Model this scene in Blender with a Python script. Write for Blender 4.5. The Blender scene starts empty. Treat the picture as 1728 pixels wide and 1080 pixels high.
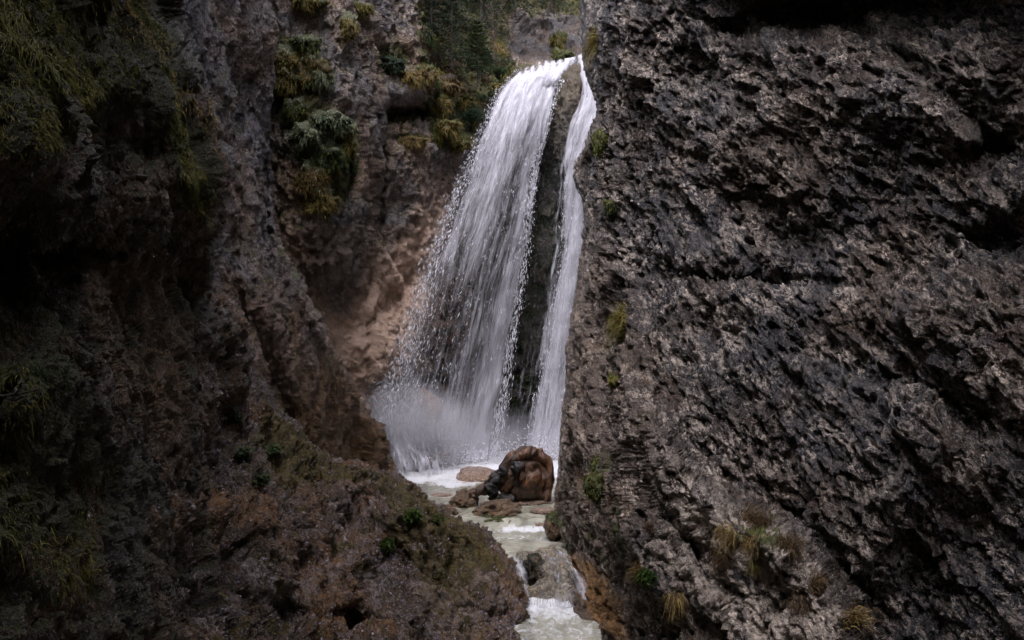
import bpy, math, time
import numpy as np
T0 = time.time()
rng = np.random.default_rng(7)
scn = bpy.context.scene
COL = scn.collection
F = 1500.0
CZ = 4.0            # height of the camera above the datum
ZU, ZM, ZL = 0.93, 0.80, 0.36   # water levels: plunge pool, shallow pool, lower pool

# ------------------------------------------------------------------ noise
def _h(ix, iy, iz, s):
    h = (ix.astype(np.uint32) * np.uint32(374761393) + iy.astype(np.uint32) * np.uint32(668265263)
         + iz.astype(np.uint32) * np.uint32(2147483647) + np.uint32(s * 1013904223 & 0xffffffff))
    h ^= h >> np.uint32(13); h *= np.uint32(1274126177); h ^= h >> np.uint32(16)
    h *= np.uint32(2246822519); h ^= h >> np.uint32(13)
    return h

def hf(h, k=0):
    h = h * np.uint32(2654435761 + 2 * k * 40503 & 0xffffffff | 1)
    h ^= h >> np.uint32(15)
    h *= np.uint32(2246822519)
    h ^= h >> np.uint32(14)
    return (h & np.uint32(0xffff)).astype(np.float32) * np.float32(1 / 65535.0)

def gn(p, s=0):
    """gradient noise, about -1..1"""
    p = p.astype(np.float32)
    i = np.floor(p).astype(np.int64); f = (p - i).astype(np.float32)
    w = f * f * f * (f * (f * 6 - 15) + 10)
    out = np.zeros(len(p), np.float32)
    for dx in (0, 1):
        wx = w[:, 0] if dx else 1 - w[:, 0]
        for dy in (0, 1):
            wy = w[:, 1] if dy else 1 - w[:, 1]
            for dz in (0, 1):
                wz = w[:, 2] if dz else 1 - w[:, 2]
                h = _h(i[:, 0] + dx, i[:, 1] + dy, i[:, 2] + dz, s)
                g = (hf(h, 1) - .5) * (f[:, 0] - dx) + (hf(h, 2) - .5) * (f[:, 1] - dy) + (hf(h, 3) - .5) * (f[:, 2] - dz)
                out += g * wx * wy * wz
    return out * 2.6

def fbm(p, o=4, s=0, g=.5, lac=2.03):
    r = np.zeros(len(p), np.float32); a = 1.; q = p
    for k in range(o):
        r += a * gn(q, s + k * 17); a *= g; q = q * lac + 3.7
    return r

def ridged(p, o=4, s=0, g=.5):
    r = np.zeros(len(p), np.float32); a = 1.; q = p
    for k in range(o):
        r += a * (1 - 2 * np.abs(gn(q, s + k * 13))); a *= g; q = q * 2.07 + 1.3
    return r

def facet(p, s=0, tilt=1.0, crack=0.0, k=16.):
    """broken-stone displacement: tilted facets that pass into each other over a short edge"""
    i = np.floor(p).astype(np.int64); n = len(p)
    acc = np.zeros(n, np.float32); ws = np.full(n, 1e-9, np.float32)
    for dx in (-1, 0, 1):
        for dy in (-1, 0, 1):
            for dz in (-1, 0, 1):
                cx, cy, cz = i[:, 0] + dx, i[:, 1] + dy, i[:, 2] + dz
                h = _h(cx, cy, cz, s)
                ox = (p[:, 0] - cx - hf(h, 1)).astype(np.float32)
                oy = (p[:, 1] - cy - hf(h, 2)).astype(np.float32)
                oz = (p[:, 2] - cz - hf(h, 3)).astype(np.float32)
                d = ox * ox + oy * oy + oz * oz
                w = np.exp(-k * d)
                v = hf(h, 4) - .5 + tilt * ((hf(h, 5) - .5) * ox + (hf(h, 6) - .5) * oy + (hf(h, 7) - .5) * oz) * 2
                acc += w * v; ws += w
    return acc / ws

def sstep(a, b, x):
    t = np.clip((x - a) / (b - a), 0, 1)
    return t * t * (3 - 2 * t)

# ------------------------------------------------------------------ mesh helpers
def link(ob, parent=None):
    COL.objects.link(ob)
    if parent is not None: ob.parent = parent
    return ob

def mk(name, V, Q, mat, parent=None, smooth=True, attrs=None):
    """one mesh object from arrays: V (n,3), Q (m,3 or 4)"""
    me = bpy.data.meshes.new(name)
    k = Q.shape[1]
    me.vertices.add(len(V)); me.vertices.foreach_set('co', np.ascontiguousarray(V, np.float32).ravel())
    me.loops.add(Q.size); me.loops.foreach_set('vertex_index', np.ascontiguousarray(Q, np.int32).ravel())
    me.polygons.add(len(Q)); me.polygons.foreach_set('loop_start', np.arange(0, Q.size, k, dtype=np.int32))
    if attrs:
        for an, a in attrs.items():
            if a.ndim == 1:
                at = me.attributes.new(an, 'FLOAT', 'POINT'); at.data.foreach_set('value', a.astype(np.float32))
            else:
                if a.shape[1] == 3: a = np.hstack([a, np.ones((len(a), 1))])
                at = me.attributes.new(an, 'FLOAT_COLOR', 'POINT'); at.data.foreach_set('color', a.astype(np.float32).ravel())
    me.update(); me.validate()
    me.polygons.foreach_set('use_smooth', np.full(len(me.polygons), smooth))
    me.materials.append(mat)
    return link(bpy.data.objects.new(name, me), parent)

def tag(o, label=None, cat=None, group=None, kind=None):
    if label: o['label'] = label
    if cat: o['category'] = cat
    if group: o['group'] = group
    if kind: o['kind'] = kind
    return o

def empty(name, loc, label, cat, group=None):
    o = bpy.data.objects.new(name, None); COL.objects.link(o)
    o.location = tuple(float(v) for v in loc); o.empty_display_size = .1
    return tag(o, label, cat, group)

def world(px, py, D):
    px, py, D = np.broadcast_arrays(np.asarray(px, float), np.asarray(py, float), np.asarray(D, float))
    return np.stack([(px - 864) / F * D, D, CZ + (540 - py) / F * D], -1)

def pixel(P):
    return 864 + P[..., 0] / P[..., 1] * F, 540 - (P[..., 2] - CZ) / P[..., 1] * F

def pchip(t, V, q):
    """monotone cubic interpolation along axis 0"""
    t = np.asarray(t, float); V = np.asarray(V, float)
    h = np.diff(t); sh = (-1,) + (1,) * (V.ndim - 1)
    d = np.diff(V, axis=0) / h.reshape(sh)
    m = np.zeros_like(V); m[0] = d[0]; m[-1] = d[-1]
    if len(t) > 2:
        a, b = d[:-1], d[1:]
        w1 = (2 * h[1:] + h[:-1]).reshape(sh); w2 = (h[1:] + 2 * h[:-1]).reshape(sh)
        with np.errstate(divide='ignore', invalid='ignore'):
            mm = (w1 + w2) / (w1 / a + w2 / b)
        m[1:-1] = np.where(a * b > 0, mm, 0)
    k = np.clip(np.searchsorted(t, q) - 1, 0, len(t) - 2)
    x = ((q - t[k]) / h[k]).reshape(sh); hk = h[k].reshape(sh)
    return ((2 * x**3 - 3 * x**2 + 1) * V[k] + (x**3 - 2 * x**2 + x) * hk * m[k]
            + (-2 * x**3 + 3 * x**2) * V[k + 1] + (x**3 - x**2) * hk * m[k + 1])

def gridq(nr, nc):
    a = np.arange(nr * nc).reshape(nr, nc)
    return np.stack([a[:-1, :-1], a[1:, :-1], a[1:, 1:], a[:-1, 1:]], -1).reshape(-1, 4)

def gnormals(G, ref):
    du = np.gradient(G, axis=1); dv = np.gradient(G, axis=0)
    N = np.cross(dv, du); N /= np.linalg.norm(N, axis=-1, keepdims=True) + 1e-9
    tc = ref - G
    if (N * tc).sum(-1).mean() < 0: N = -N
    return N

SURF = {}
def loft(name, rows, mat, sp=2.0, mod=None, disp=None, mask=None, kind='structure', cap=140, seed=0, rowcap=200, att=None, zw=25):
    """a terrain surface through a grid of control points (direction, direction, distance)"""
    C = np.array(rows, float)
    def spac(A, axis, cp):
        d = np.diff(A, axis=axis)
        d = np.sqrt(d[..., 0] ** 2 + d[..., 1] ** 2 + (np.minimum(np.abs(d[..., 2]), 1.6) * zw) ** 2)
        m = np.clip(d.mean(axis=1 - axis), 12, cp)
        return np.concatenate([[0], np.cumsum(m)])
    tu = spac(C, 1, cap); tv = spac(C, 0, rowcap)
    nu = int(tu[-1] / sp) + 1; nv = int(tv[-1] / sp) + 1
    A = pchip(tv, C, np.linspace(0, tv[-1], nv))
    A = pchip(tu, A.transpose(1, 0, 2), np.linspace(0, tu[-1], nu)).transpose(1, 0, 2)
    px, py, D = A[..., 0], A[..., 1], A[..., 2]
    if mod is not None: D = mod(px, py, D)
    G = world(px, py, D)
    ref = np.array([0., 0., CZ])
    if disp is not None:
        N = gnormals(G, ref)
        for si, st in enumerate(disp):
            dd = st(G.reshape(-1, 3)).reshape(nv, nu)
            if att is not None: dd = dd * att(px, py, D, si)
            G = G + N * dd[..., None]
    N = gnormals(G, ref)
    P = G.reshape(-1, 3); Nf = N.reshape(-1, 3)
    qx, qy = pixel(P)
    M = np.zeros((len(P), 3)) if mask is None else mask(qx, qy, P, Nf)
    Q = gridq(nv, nu)
    # winding so that the face normals look at the open gorge
    v = P[Q[len(Q) // 2]]; fn = np.cross(v[1] - v[0], v[2] - v[0])
    if fn @ Nf[Q[len(Q) // 2][0]] < 0: Q = Q[:, ::-1]
    ob = mk(name, P, Q, mat, attrs={'mask': M})
    tag(ob, kind=kind)
    SURF[name] = (P, Nf, qx, qy)
    return ob

def ell(px, py, cx, cy, rx, ry, ang=0):
    c, s = math.cos(math.radians(ang)), math.sin(math.radians(ang))
    x, y = px - cx, py - cy
    return np.exp(-(((x * c + y * s) / rx) ** 2 + ((-x * s + y * c) / ry) ** 2))

def poly(px, py, pts, soft=12):
    """soft inside test of a polygon"""
    pts = np.array(pts, float); ins = np.zeros(px.shape, bool); dmin = np.full(px.shape, 1e9)
    n = len(pts)
    for k in range(n):
        x0, y0 = pts[k]; x1, y1 = pts[(k + 1) % n]
        c = (y0 > py) != (y1 > py)
        with np.errstate(divide='ignore', invalid='ignore'):
            xi = (x1 - x0) * (py - y0) / (y1 - y0 + 1e-12) + x0
        ins ^= c & (px < xi)
        ex, ey = x1 - x0, y1 - y0
        t = np.clip(((px - x0) * ex + (py - y0) * ey) / (ex * ex + ey * ey + 1e-9), 0, 1)
        dmin = np.minimum(dmin, np.hypot(px - x0 - t * ex, py - y0 - t * ey))
    return sstep(-soft, soft, np.where(ins, dmin, -dmin))

# ------------------------------------------------------------------ materials
class NT:
    def __init__(self, name):
        self.m = bpy.data.materials.new(name); self.m.use_nodes = True
        self.t = self.m.node_tree; self.t.nodes.clear()
        self.out = self.n('ShaderNodeOutputMaterial')
        self.co = self.n('ShaderNodeTexCoord').outputs['Object']
    def n(self, ty, **kw):
        nd = self.t.nodes.new(ty)
        for k, v in kw.items():
            if k.startswith('i_'): pass
            else: setattr(nd, k, v)
        return nd
    def l(self, a, b): self.t.links.new(a, b)
    def put(self, sock, v):
        if hasattr(v, 'is_linked') or hasattr(v, 'links'): self.l(v, sock)
        else: sock.default_value = v
    def map(self, scale=(1, 1, 1), rot=(0, 0, 0), src=None):
        m = self.n('ShaderNodeMapping'); self.l(src or self.co, m.inputs[0])
        m.inputs['Scale'].default_value = scale; m.inputs['Rotation'].default_value = rot
        return m.outputs[0]
    def noise(self, sc, det=6, rough=.6, dist=0, vec=None, out='Fac'):
        x = self.n('ShaderNodeTexNoise'); self.l(vec or self.co, x.inputs['Vector'])
        x.inputs['Scale'].default_value = sc; x.inputs['Detail'].default_value = det
        x.inputs['Roughness'].default_value = rough; x.inputs['Distortion'].default_value = dist
        return x.outputs[out]
    def vor(self, sc, vec=None, out='Distance', feat='F1', rnd=1):
        x = self.n('ShaderNodeTexVoronoi', feature=feat); self.l(vec or self.co, x.inputs['Vector'])
        x.inputs['Scale'].default_value = sc; x.inputs['Randomness'].default_value = rnd
        return x.outputs[out]
    def ramp(self, f, stops, interp='LINEAR'):
        r = self.n('ShaderNodeValToRGB'); self.l(f, r.inputs[0]); e = r.color_ramp.elements
        r.color_ramp.interpolation = interp
        while len(e) < len(stops): e.new(.5)
        for el, (p, c) in zip(e, stops):
            el.position = p; el.color = (c, c, c, 1) if not hasattr(c, '__len__') else tuple(c) + (1,) * (4 - len(c))
        return r.outputs[0]
    def mix(self, f, a, b, mode='MIX'):
        x = self.n('ShaderNodeMix', data_type='RGBA', blend_type=mode)
        self.put(x.inputs['Factor'], f)
        for s, v in ((x.inputs[6], a), (x.inputs[7], b)):
            if isinstance(v, tuple): s.default_value = v + (1,) * (4 - len(v))
            else: self.l(v, s)
        return x.outputs[2]
    def math(self, op, a, b=0., c=0., clamp=False):
        x = self.n('ShaderNodeMath', operation=op, use_clamp=clamp)
        for s, v in zip(x.inputs, (a, b, c)): self.put(s, v)
        return x.outputs[0]
    def attr(self, name, out='Color'):
        return self.n('ShaderNodeAttribute', attribute_name=name).outputs[out]
    def sep(self, c):
        s = self.n('ShaderNodeSeparateColor'); self.l(c, s.inputs[0]); return s.outputs
    def bump(self, h, strength=.5, dist=.05, normal=None):
        b = self.n('ShaderNodeBump'); self.l(h, b.inputs['Height'])
        b.inputs['Strength'].default_value = strength; b.inputs['Distance'].default_value = dist
        if normal: self.l(normal, b.inputs['Normal'])
        return b.outputs[0]
    def bsdf(self, col, rough, normal=None, spec=.5, **kw):
        p = self.n('ShaderNodeBsdfPrincipled')
        for k, v in (('Base Color', col), ('Roughness', rough), ('Specular IOR Level', spec)):
            if isinstance(v, tuple): p.inputs[k].default_value = v + (1,) * (4 - len(v))
            else: self.put(p.inputs[k], v)
        if normal: self.l(normal, p.inputs['Normal'])
        for k, v in kw.items(): self.put(p.inputs[k], v)
        return p.outputs[0]
    def done(self, sh, vol=None):
        if sh is not None: self.l(sh, self.out.inputs[0])
        if vol is not None: self.l(vol, self.out.inputs['Volume'])
        return self.m

def rock_mat(name, dark, mid, light, brown=(.075, .045, .025), lichen=(.42, .36, .30), lich=.5, tan=(.42, .29, .17),
             wet0=.15, streak=(1, 1, 1), fleck=1.0, mossc=((.012, .016, .004), (.07, .075, .014)), spec=.5, beds=None):
    t = NT(name)
    m = t.sep(t.attr('mask'))
    vs = t.map(streak)
    if beds is not None:      # markings drawn out along the beds
        dt = t.n('ShaderNodeVectorMath', operation='DOT_PRODUCT'); t.l(t.co, dt.inputs[0]); dt.inputs[1].default_value = tuple(beds)
        sc_ = t.n('ShaderNodeVectorMath', operation='SCALE'); sc_.inputs[0].default_value = tuple(-.42 * v for v in beds); t.l(dt.outputs['Value'], sc_.inputs['Scale'])
        ad = t.n('ShaderNodeVectorMath', operation='ADD'); t.l(t.co, ad.inputs[0]); t.l(sc_.outputs[0], ad.inputs[1]); vs = ad.outputs[0]
    n1 = t.noise(.9, 3, .6, .3)
    n2 = t.noise(7, 6, .72, .5, vs)
    n3 = t.noise(34, 4, .75, 0, vs)
    base = t.ramp(n2, [(.30, dark), (.47, mid), (.60, mid), (.74, light)])
    base = t.mix(t.ramp(n1, [(.42, 0.), (.62, .75)]), base, t.mix(n3, brown, tuple(min(1, c * 2.3) for c in brown)))
    # chipped pale faces and lichen
    gate = t.ramp(t.noise(2.3, 4, .65, .5), [(.44, 0.), (.60, 1.)])
    ch = t.noise(11, 5, .68, 1.2, vs)
    c0 = .60 - .07 * fleck
    spots = t.math('MULTIPLY', t.ramp(ch, [(c0, 0.), (c0 + .045, 1.)]), t.math('MULTIPLY_ADD', gate, .85 * lich, .15 * lich))
    ch2 = t.noise(27, 4, .7, .8, vs)
    spots2 = t.math('MULTIPLY', t.ramp(ch2, [(c0 + .01, 0.), (c0 + .05, 1.)]), t.math('MULTIPLY_ADD', gate, .6 * lich, .2 * lich))
    spots = t.math('MAXIMUM', spots, spots2)
    # angular chips where the dark skin of the rock has broken away
    dv = t.n('ShaderNodeVectorMath', operation='MULTIPLY_ADD'); t.l(t.noise(5, 2, .65, 0, vs, 'Color'), dv.inputs[0]); dv.inputs[1].default_value = (.35,) * 3; t.l(vs, dv.inputs[2])
    for csc, thr in ((8., .80), (17., .76)):
        cr = t.sep(t.vor(csc, dv.outputs[0], 'Color'))[0]
        chip = t.math('MULTIPLY', t.ramp(cr, [(thr, 0.), (thr + .05, 1.)]), t.ramp(ch2, [(.42, 0.), (.52, 1.)]))
        spots = t.math('MAXIMUM', spots, t.math('MULTIPLY', chip, t.math('MULTIPLY_ADD', gate, .8 * lich, .25 * lich)))
    pale = t.math('SUBTRACT', 1., t.attr('mask', 'Alpha'))
    spots = t.math('MAXIMUM', spots, t.math('MULTIPLY', pale, t.ramp(n2, [(.42, 0.), (.52, 1.)])))
    base = t.mix(spots, base, t.mix(n3, lichen, tuple(c * .7 for c in lichen)))
    # fine dark / light grain
    base = t.mix(.8, base, t.ramp(n3, [(.34, .10), (.5, .48), (.64, 1.)]), 'OVERLAY')
    tg = t.mix(t.noise(5, 5, .7, .8, t.map((1, 1, 2.2), (0, .5, 0))), tuple(c * .45 for c in tan), tuple(min(1, c * 1.25) for c in tan))
    base = t.mix(t.math('MULTIPLY', m[1], t.math('MULTIPLY_ADD', n2, .8, .55), clamp=True), base, tg)
    mossf = t.math('SUBTRACT', t.math('MULTIPLY_ADD', m[0], 1.6, t.noise(9, 4, .7)), 1.05)
    mossf = t.math('MULTIPLY', mossf, 4., clamp=True)
    mc = t.ramp(t.noise(15, 4, .75), [(.3, mossc[0]), (.55, mossc[1]), (.8, tuple(c * 1.6 for c in mossc[1]))])
    base = t.mix(mossf, base, mc)
    base = t.mix(t.math('MULTIPLY', m[2], .55), base, (.0, .0, .0))       # water-darkened stone and other darker areas
    h = t.math('ADD', t.math('MULTIPLY', n2, .9), t.math('MULTIPLY', n3, .35))
    h = t.math('ADD', h, t.math('MULTIPLY', t.noise(80, 2, .6, 0, vs), .22))
    nb = t.bump(h, 1.0, .12)
    ro = t.math('SUBTRACT', t.ramp(n3, [(.3, .80 - wet0), (.65, .42 - wet0)]), t.math('MULTIPLY', m[2], .28))
    ro = t.math('ADD', ro, t.math('MULTIPLY', mossf, .3), clamp=True)
    return t.done(t.bsdf(base, ro, nb, spec))

def leaf_mat(name, rough=.6, trans=.25):
    t = NT(name)
    c = t.attr('col')
    p = t.bsdf(c, rough, None, .3)
    tr = t.n('ShaderNodeBsdfTranslucent'); t.l(c, tr.inputs[0])
    x = t.n('ShaderNodeMixShader'); x.inputs[0].default_value = trans
    t.l(p, x.inputs[1]); t.l(tr.outputs[0], x.inputs[2])
    return t.done(x.outputs[0])

M = {}
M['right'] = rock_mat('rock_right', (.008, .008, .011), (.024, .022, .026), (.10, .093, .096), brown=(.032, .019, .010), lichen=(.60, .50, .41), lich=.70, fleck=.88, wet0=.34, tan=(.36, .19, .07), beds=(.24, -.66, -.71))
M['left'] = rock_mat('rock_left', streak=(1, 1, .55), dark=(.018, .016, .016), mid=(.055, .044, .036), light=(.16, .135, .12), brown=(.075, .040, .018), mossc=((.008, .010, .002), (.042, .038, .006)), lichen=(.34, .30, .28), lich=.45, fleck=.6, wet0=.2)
M['mid'] = rock_mat('rock_middle', tan=(.22, .115, .05), dark=(.055, .054, .063), mid=(.145, .14, .16), light=(.30, .285, .305), brown=(.11, .065, .034), lichen=(.42, .36, .31), lich=.55, fleck=.5, wet0=.12, streak=(1, 1, .7))
M['back'] = rock_mat('rock_back', (.065, .06, .062), (.18, .165, .168), (.36, .32, .30), brown=(.15, .088, .046), lichen=(.66, .50, .40), lich=.6, fleck=.5, wet0=.12, tan=(.79, .55, .41), mossc=((.014, .014, .003), (.08, .07, .014)))
M['front'] = rock_mat('rock_front', (.016, .012, .009), (.078, .052, .033), (.27, .205, .165), brown=(.115, .055, .019), lichen=(.38, .34, .34), lich=.6, fleck=.8, wet0=.3, mossc=((.025, .019, .004), (.10, .068, .012)), beds=(.47, -.38, -.60))
M['wetrib'] = rock_mat('rock_wet', (.012, .013, .011), (.035, .034, .028), (.09, .08, .065), brown=(.05, .04, .022), lichen=(.2, .17, .13), lich=.3, fleck=.4, wet0=.4, streak=(1, 1, .3), mossc=((.006, .012, .003), (.025, .04, .008)))
M['boulder'] = rock_mat('rock_boulder', (.05, .036, .025), (.14, .095, .062), (.30, .22, .16), brown=(.12, .065, .03), lichen=(.3, .24, .2), lich=.3, fleck=.4, wet0=.3)
M['pink'] = rock_mat('rock_pink', (.18, .125, .10), (.34, .25, .205), (.46, .36, .31), brown=(.22, .14, .09), lichen=(.5, .42, .36), lich=.3, fleck=.3, wet0=.35)
M['bed'] = rock_mat('rock_bed', (.12, .10, .075), (.33, .29, .23), (.50, .45, .38), brown=(.2, .15, .09), lichen=(.5, .45, .4), lich=.3, fleck=.4, wet0=.35, mossc=((.01, .01, .006), (.03, .03, .01)))
M['leaf'] = leaf_mat('foliage')
M['dry'] = leaf_mat('dry_leaf', .45, .1)

# ------------------------------------------------------------------ displacement stages
DR = np.array([.24, -.66, -.71])      # run of the beds on the right cliff
DR = DR / np.linalg.norm(DR); DS = np.array([.55, -.45, -.70]) * .85      # the slope on the left dips the other way
def rockdisp(big=.45, mid=.16, small=.05, fine=.016, seed=0, bs=.55, warp=.35, sc=1.0, zs=1.0, pit=0., dirn=None):
    zf = np.diag([1., 1., zs])
    if dirn is not None: zf = np.eye(3) - .48 * np.outer(dirn, dirn)
    def a(P):
        Q = P @ zf
        W = np.stack([gn(Q * 1.1, seed + 91), gn(Q * 1.1, seed + 92), gn(Q * 1.1, seed + 93)], -1) * warp
        r = big * fbm(Q * bs, 3, seed + 1) + mid * 1.1 * facet((Q + W) * 1.15 * sc, seed + 2, 1.3, .1)
        return r
    def b(P):
        Q = P @ zf
        W = np.stack([gn(Q * 3.1, seed + 71), gn(Q * 3.1, seed + 72), gn(Q * 3.1, seed + 73)], -1) * .14
        return mid * .40 * facet((Q + W) * 2.9 * sc, seed + 3, 1.4, .1) + small * .7 * ridged(Q * 3.2 * sc, 3, seed + 4)
    def c(P):
        Q = P @ zf
        W = np.stack([gn(Q * 9, seed + 61), gn(Q * 9, seed + 62), gn(Q * 9, seed + 63)], -1) * .05
        r = small * .9 * facet((Q + W) * 7.2 * sc, seed + 5, 1.8, .1, 26.) + fine * 1.6 * facet((Q + W) * 17 * sc, seed + 6, 1.8, 0, 26.) + fine * .8 * ridged(Q * 21, 2, seed + 8)
        if pit: r = r - pit * sstep(.25, .6, gn((Q + W) * 5.5, seed + 9))
        return r
    return [a, b, c]

SP = 1.9

# ------------------------------------------------------------------ cliff_back
cols = [300, 450, 520, 580, 625, 655, 720, 780, 850, 920, 1000, 1080, 1250]
tab = {
 -250: [15.5, 16, 16.3, 16.8, 18, 19, 21.5, 24.5, 27.5, 28, 28, 28, 28],
 0: [15.5, 16, 16.2, 16.5, 17.6, 18.6, 20.3, 23, 26, 27, 27, 26.5, 26],
 90: [15.5, 16, 16.2, 16.5, 17.5, 18.3, 19.8, 21.8, 24.2, 26, 26, 25.5, 25],
 122: [15.5, 16, 16.2, 16.5, 17.5, 18.2, 19.6, 21.3, 22.7, 22.9, 22.9, 22.6, 22.5],
 240: [15.5, 16, 16.2, 16.7, 17.5, 18.1, 19.2, 20.6, 22, 22.3, 22, 21.7, 21.5],
 430: [15.4, 16, 16.4, 17.0, 17.8, 18.5, 19.2, 20.3, 21.5, 21.8, 21.5, 21.2, 21],
 540: [15.6, 16.1, 16.8, 17.5, 18.1, 18.6, 19.2, 20.3, 21.3, 21.6, 21.3, 21, 21],
 680: [16, 16.6, 17.4, 18.0, 18.4, 18.8, 19.6, 20.7, 21.2, 21.4, 21.1, 20.8, 20.8],
 800: [16.6, 17.2, 17.8, 18.3, 18.6, 19.0, 19.8, 20.9, 21.1, 21.1, 20.9, 20.7, 20.6],
 880: [16.6, 17.2, 17.8, 18.3, 18.6, 19.0, 19.8, 20.9, 21.1, 21.1, 20.9, 20.7, 20.6]}
rows = [[(c, r, d) for c, d in zip(cols, ds)] for r, ds in tab.items()]
def back_mod(px, py, D):
    D = D + .5 * ell(px, py, 637, 330, 13, 190, 3)                       # deep vertical cleft
    D = D + .9 * ell(px, py, 690, 190, 55, 16, -4) - .45 * ell(px, py, 690, 150, 60, 26)   # overhung notch
    D = D - .5 * ell(px, py, 540, 240, 55, 130, 8)                        # mossy rib
    D = D - .35 * ell(px, py, 495, 110, 30, 60)
    D = D + .3 * ell(px, py, 640, 520, 90, 18, -38)                       # undercut above the tan bowl
    D = D - .5 * ell(px, py, 560, 400, 60, 70)
    D = D + .5 * ell(px, py, 800, 350, 60, 160, 25)
    D = D - .5 * ell(px, py, 715, 620, 40, 90, 15)
    return D
def back_mask(px, py, P, N):
    nz = gn(P * 1.6, 5); nz2 = fbm(P * 4, 3, 6)
    moss = poly(px + 14 * nz2, py + 14 * nz, [(700, -300), (708, 60), (712, 140), (735, 235), (775, 250), (820, 190), (872, 108), (900, 60), (1000, 70), (1000, -300)], 10)
    moss = np.maximum(moss, .9 * poly(px, py, [(462, 50), (520, 60), (552, 140), (540, 170), (600, 210), (605, 280), (580, 350), (525, 345), (500, 270), (480, 180), (455, 150)], 14) * (.6 + .4 * (nz > -.2)))
    moss = np.maximum(moss, .8 * ell(px, py, 665, 95, 32, 26)); moss = np.maximum(moss, .75 * ell(px, py, 690, 232, 40, 10))
    moss = np.maximum(moss, .6 * (N[:, 2] > .45) * (py < 420))
    moss = np.maximum(moss, .55 * poly(px, py, [(820, 180), (950, 150), (930, 770), (700, 770), (760, 400)], 20) * (nz2 > 0))
    rockup = poly(px + 10 * nz2, py + 16 * nz2 + 8 * nz, [(865, 20), (985, 20), (985, 105), (870, 105), (850, 70)], 8); moss *= 1 - rockup * .95 * (.6 + .6 * (nz2 > -.2))
    tan = 1.25 * poly(px + 25 * nz2, py + 20 * nz, [(500, 500), (575, 535), (640, 470), (700, 370), (770, 240), (800, 260), (740, 420), (700, 560), (660, 700), (640, 780), (560, 620)], 24)
    tan = np.maximum(tan * sstep(200, 440, py + 60 * nz2), .35 * (py > 380) * (px < 800))
    wet = poly(px, py, [(800, 200), (870, 120), (1020, 110), (1010, 800), (640, 800), (700, 560), (745, 400)], 25)
    wet = np.maximum(wet, .7 * ell(px, py, 637, 330, 16, 190, 3))  # darker, smoother stone along the vertical cleft
    wet = np.maximum(wet, .9 * poly(px, py, [(545, 350), (635, 350), (645, 430), (590, 530), (510, 490), (500, 400)], 25))
    wet = np.maximum(wet, 1.2 * rockup)  # darker, smoother stone above the lip
    tp = poly(px + 12 * nz2, py + 12 * nz, [(515, 500), (585, 545), (640, 480), (690, 400), (740, 330), (750, 400), (700, 540), (665, 660), (640, 760), (570, 620)], 22)
    return np.stack([np.clip(moss, 0, 1) * (1 - .85 * tp), tan, wet * (1 - .8 * tp), 1 - .55 * tp], -1)
loft('cliff_back', rows, M['back'], sp=SP, mod=back_mod, disp=rockdisp(.18, .13, .055, .012, 11, zs=.7), mask=back_mask)

# ------------------------------------------------------------------ cliff_middle (grey wall left of the fall, running down into the brown buttress)
def mid_row(py, s, D0):
    f = [0, .25, .5, .72, .9]
    cs = [(170 + (s - 170) * k, py, 10.4 + (D0 - 10.4) * (k ** 1.15)) for k in f]
    return cs + [(s, py, D0), (s - 14, py, D0 + 1.2), (s - 60, py, D0 + 4.5)]
rows = [mid_row(*r) for r in [(-500, 450, 14.2), (0, 448, 14.6), (160, 452, 14.8), (300, 455, 14.8), (380, 462, 14.9), (440, 480, 15), (490, 508, 15.2), (560, 548, 15.6), (620, 580, 16),
                              (680, 612, 16.5), (740, 642, 17), (790, 656, 17.3), (850, 656, 17.3), (900, 650, 17)]]
def mid_mod(px, py, D):
    D = D + .7 * ell(px, py, 452, 330, 9, 110, -2) + .5 * ell(px, py, 398, 200, 26, 70, 8) + .35 * ell(px, py, 385, 430, 20, 60)
    D = D + .4 * sstep(40, 0, np.abs(px - (395 + (py - 500) * .42))) * sstep(440, 520, py) * sstep(860, 700, py)
    return D
def mid_mask(px, py, P, N):
    n2 = fbm(P * 3, 3, 16)
    tan = .75 * sstep(560, 760, py + 60 * n2) * sstep(380, 520, px) + .35 * sstep(380, 520, py)
    wet = .6 * sstep(560, 700, py) + .4 * (n2 > .25)
    moss = .55 * ((N[:, 2] > .35) & (n2 > 0))
    return np.stack([moss, np.clip(tan * 1.2, 0, .9), np.clip(wet, 0, .5)], -1)
M['mid2'] = M['mid']
loft('cliff_middle', rows, M['mid'], sp=SP, mod=mid_mod, disp=rockdisp(.15, .09, .05, .012, 31, zs=.5), mask=mid_mask)

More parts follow.
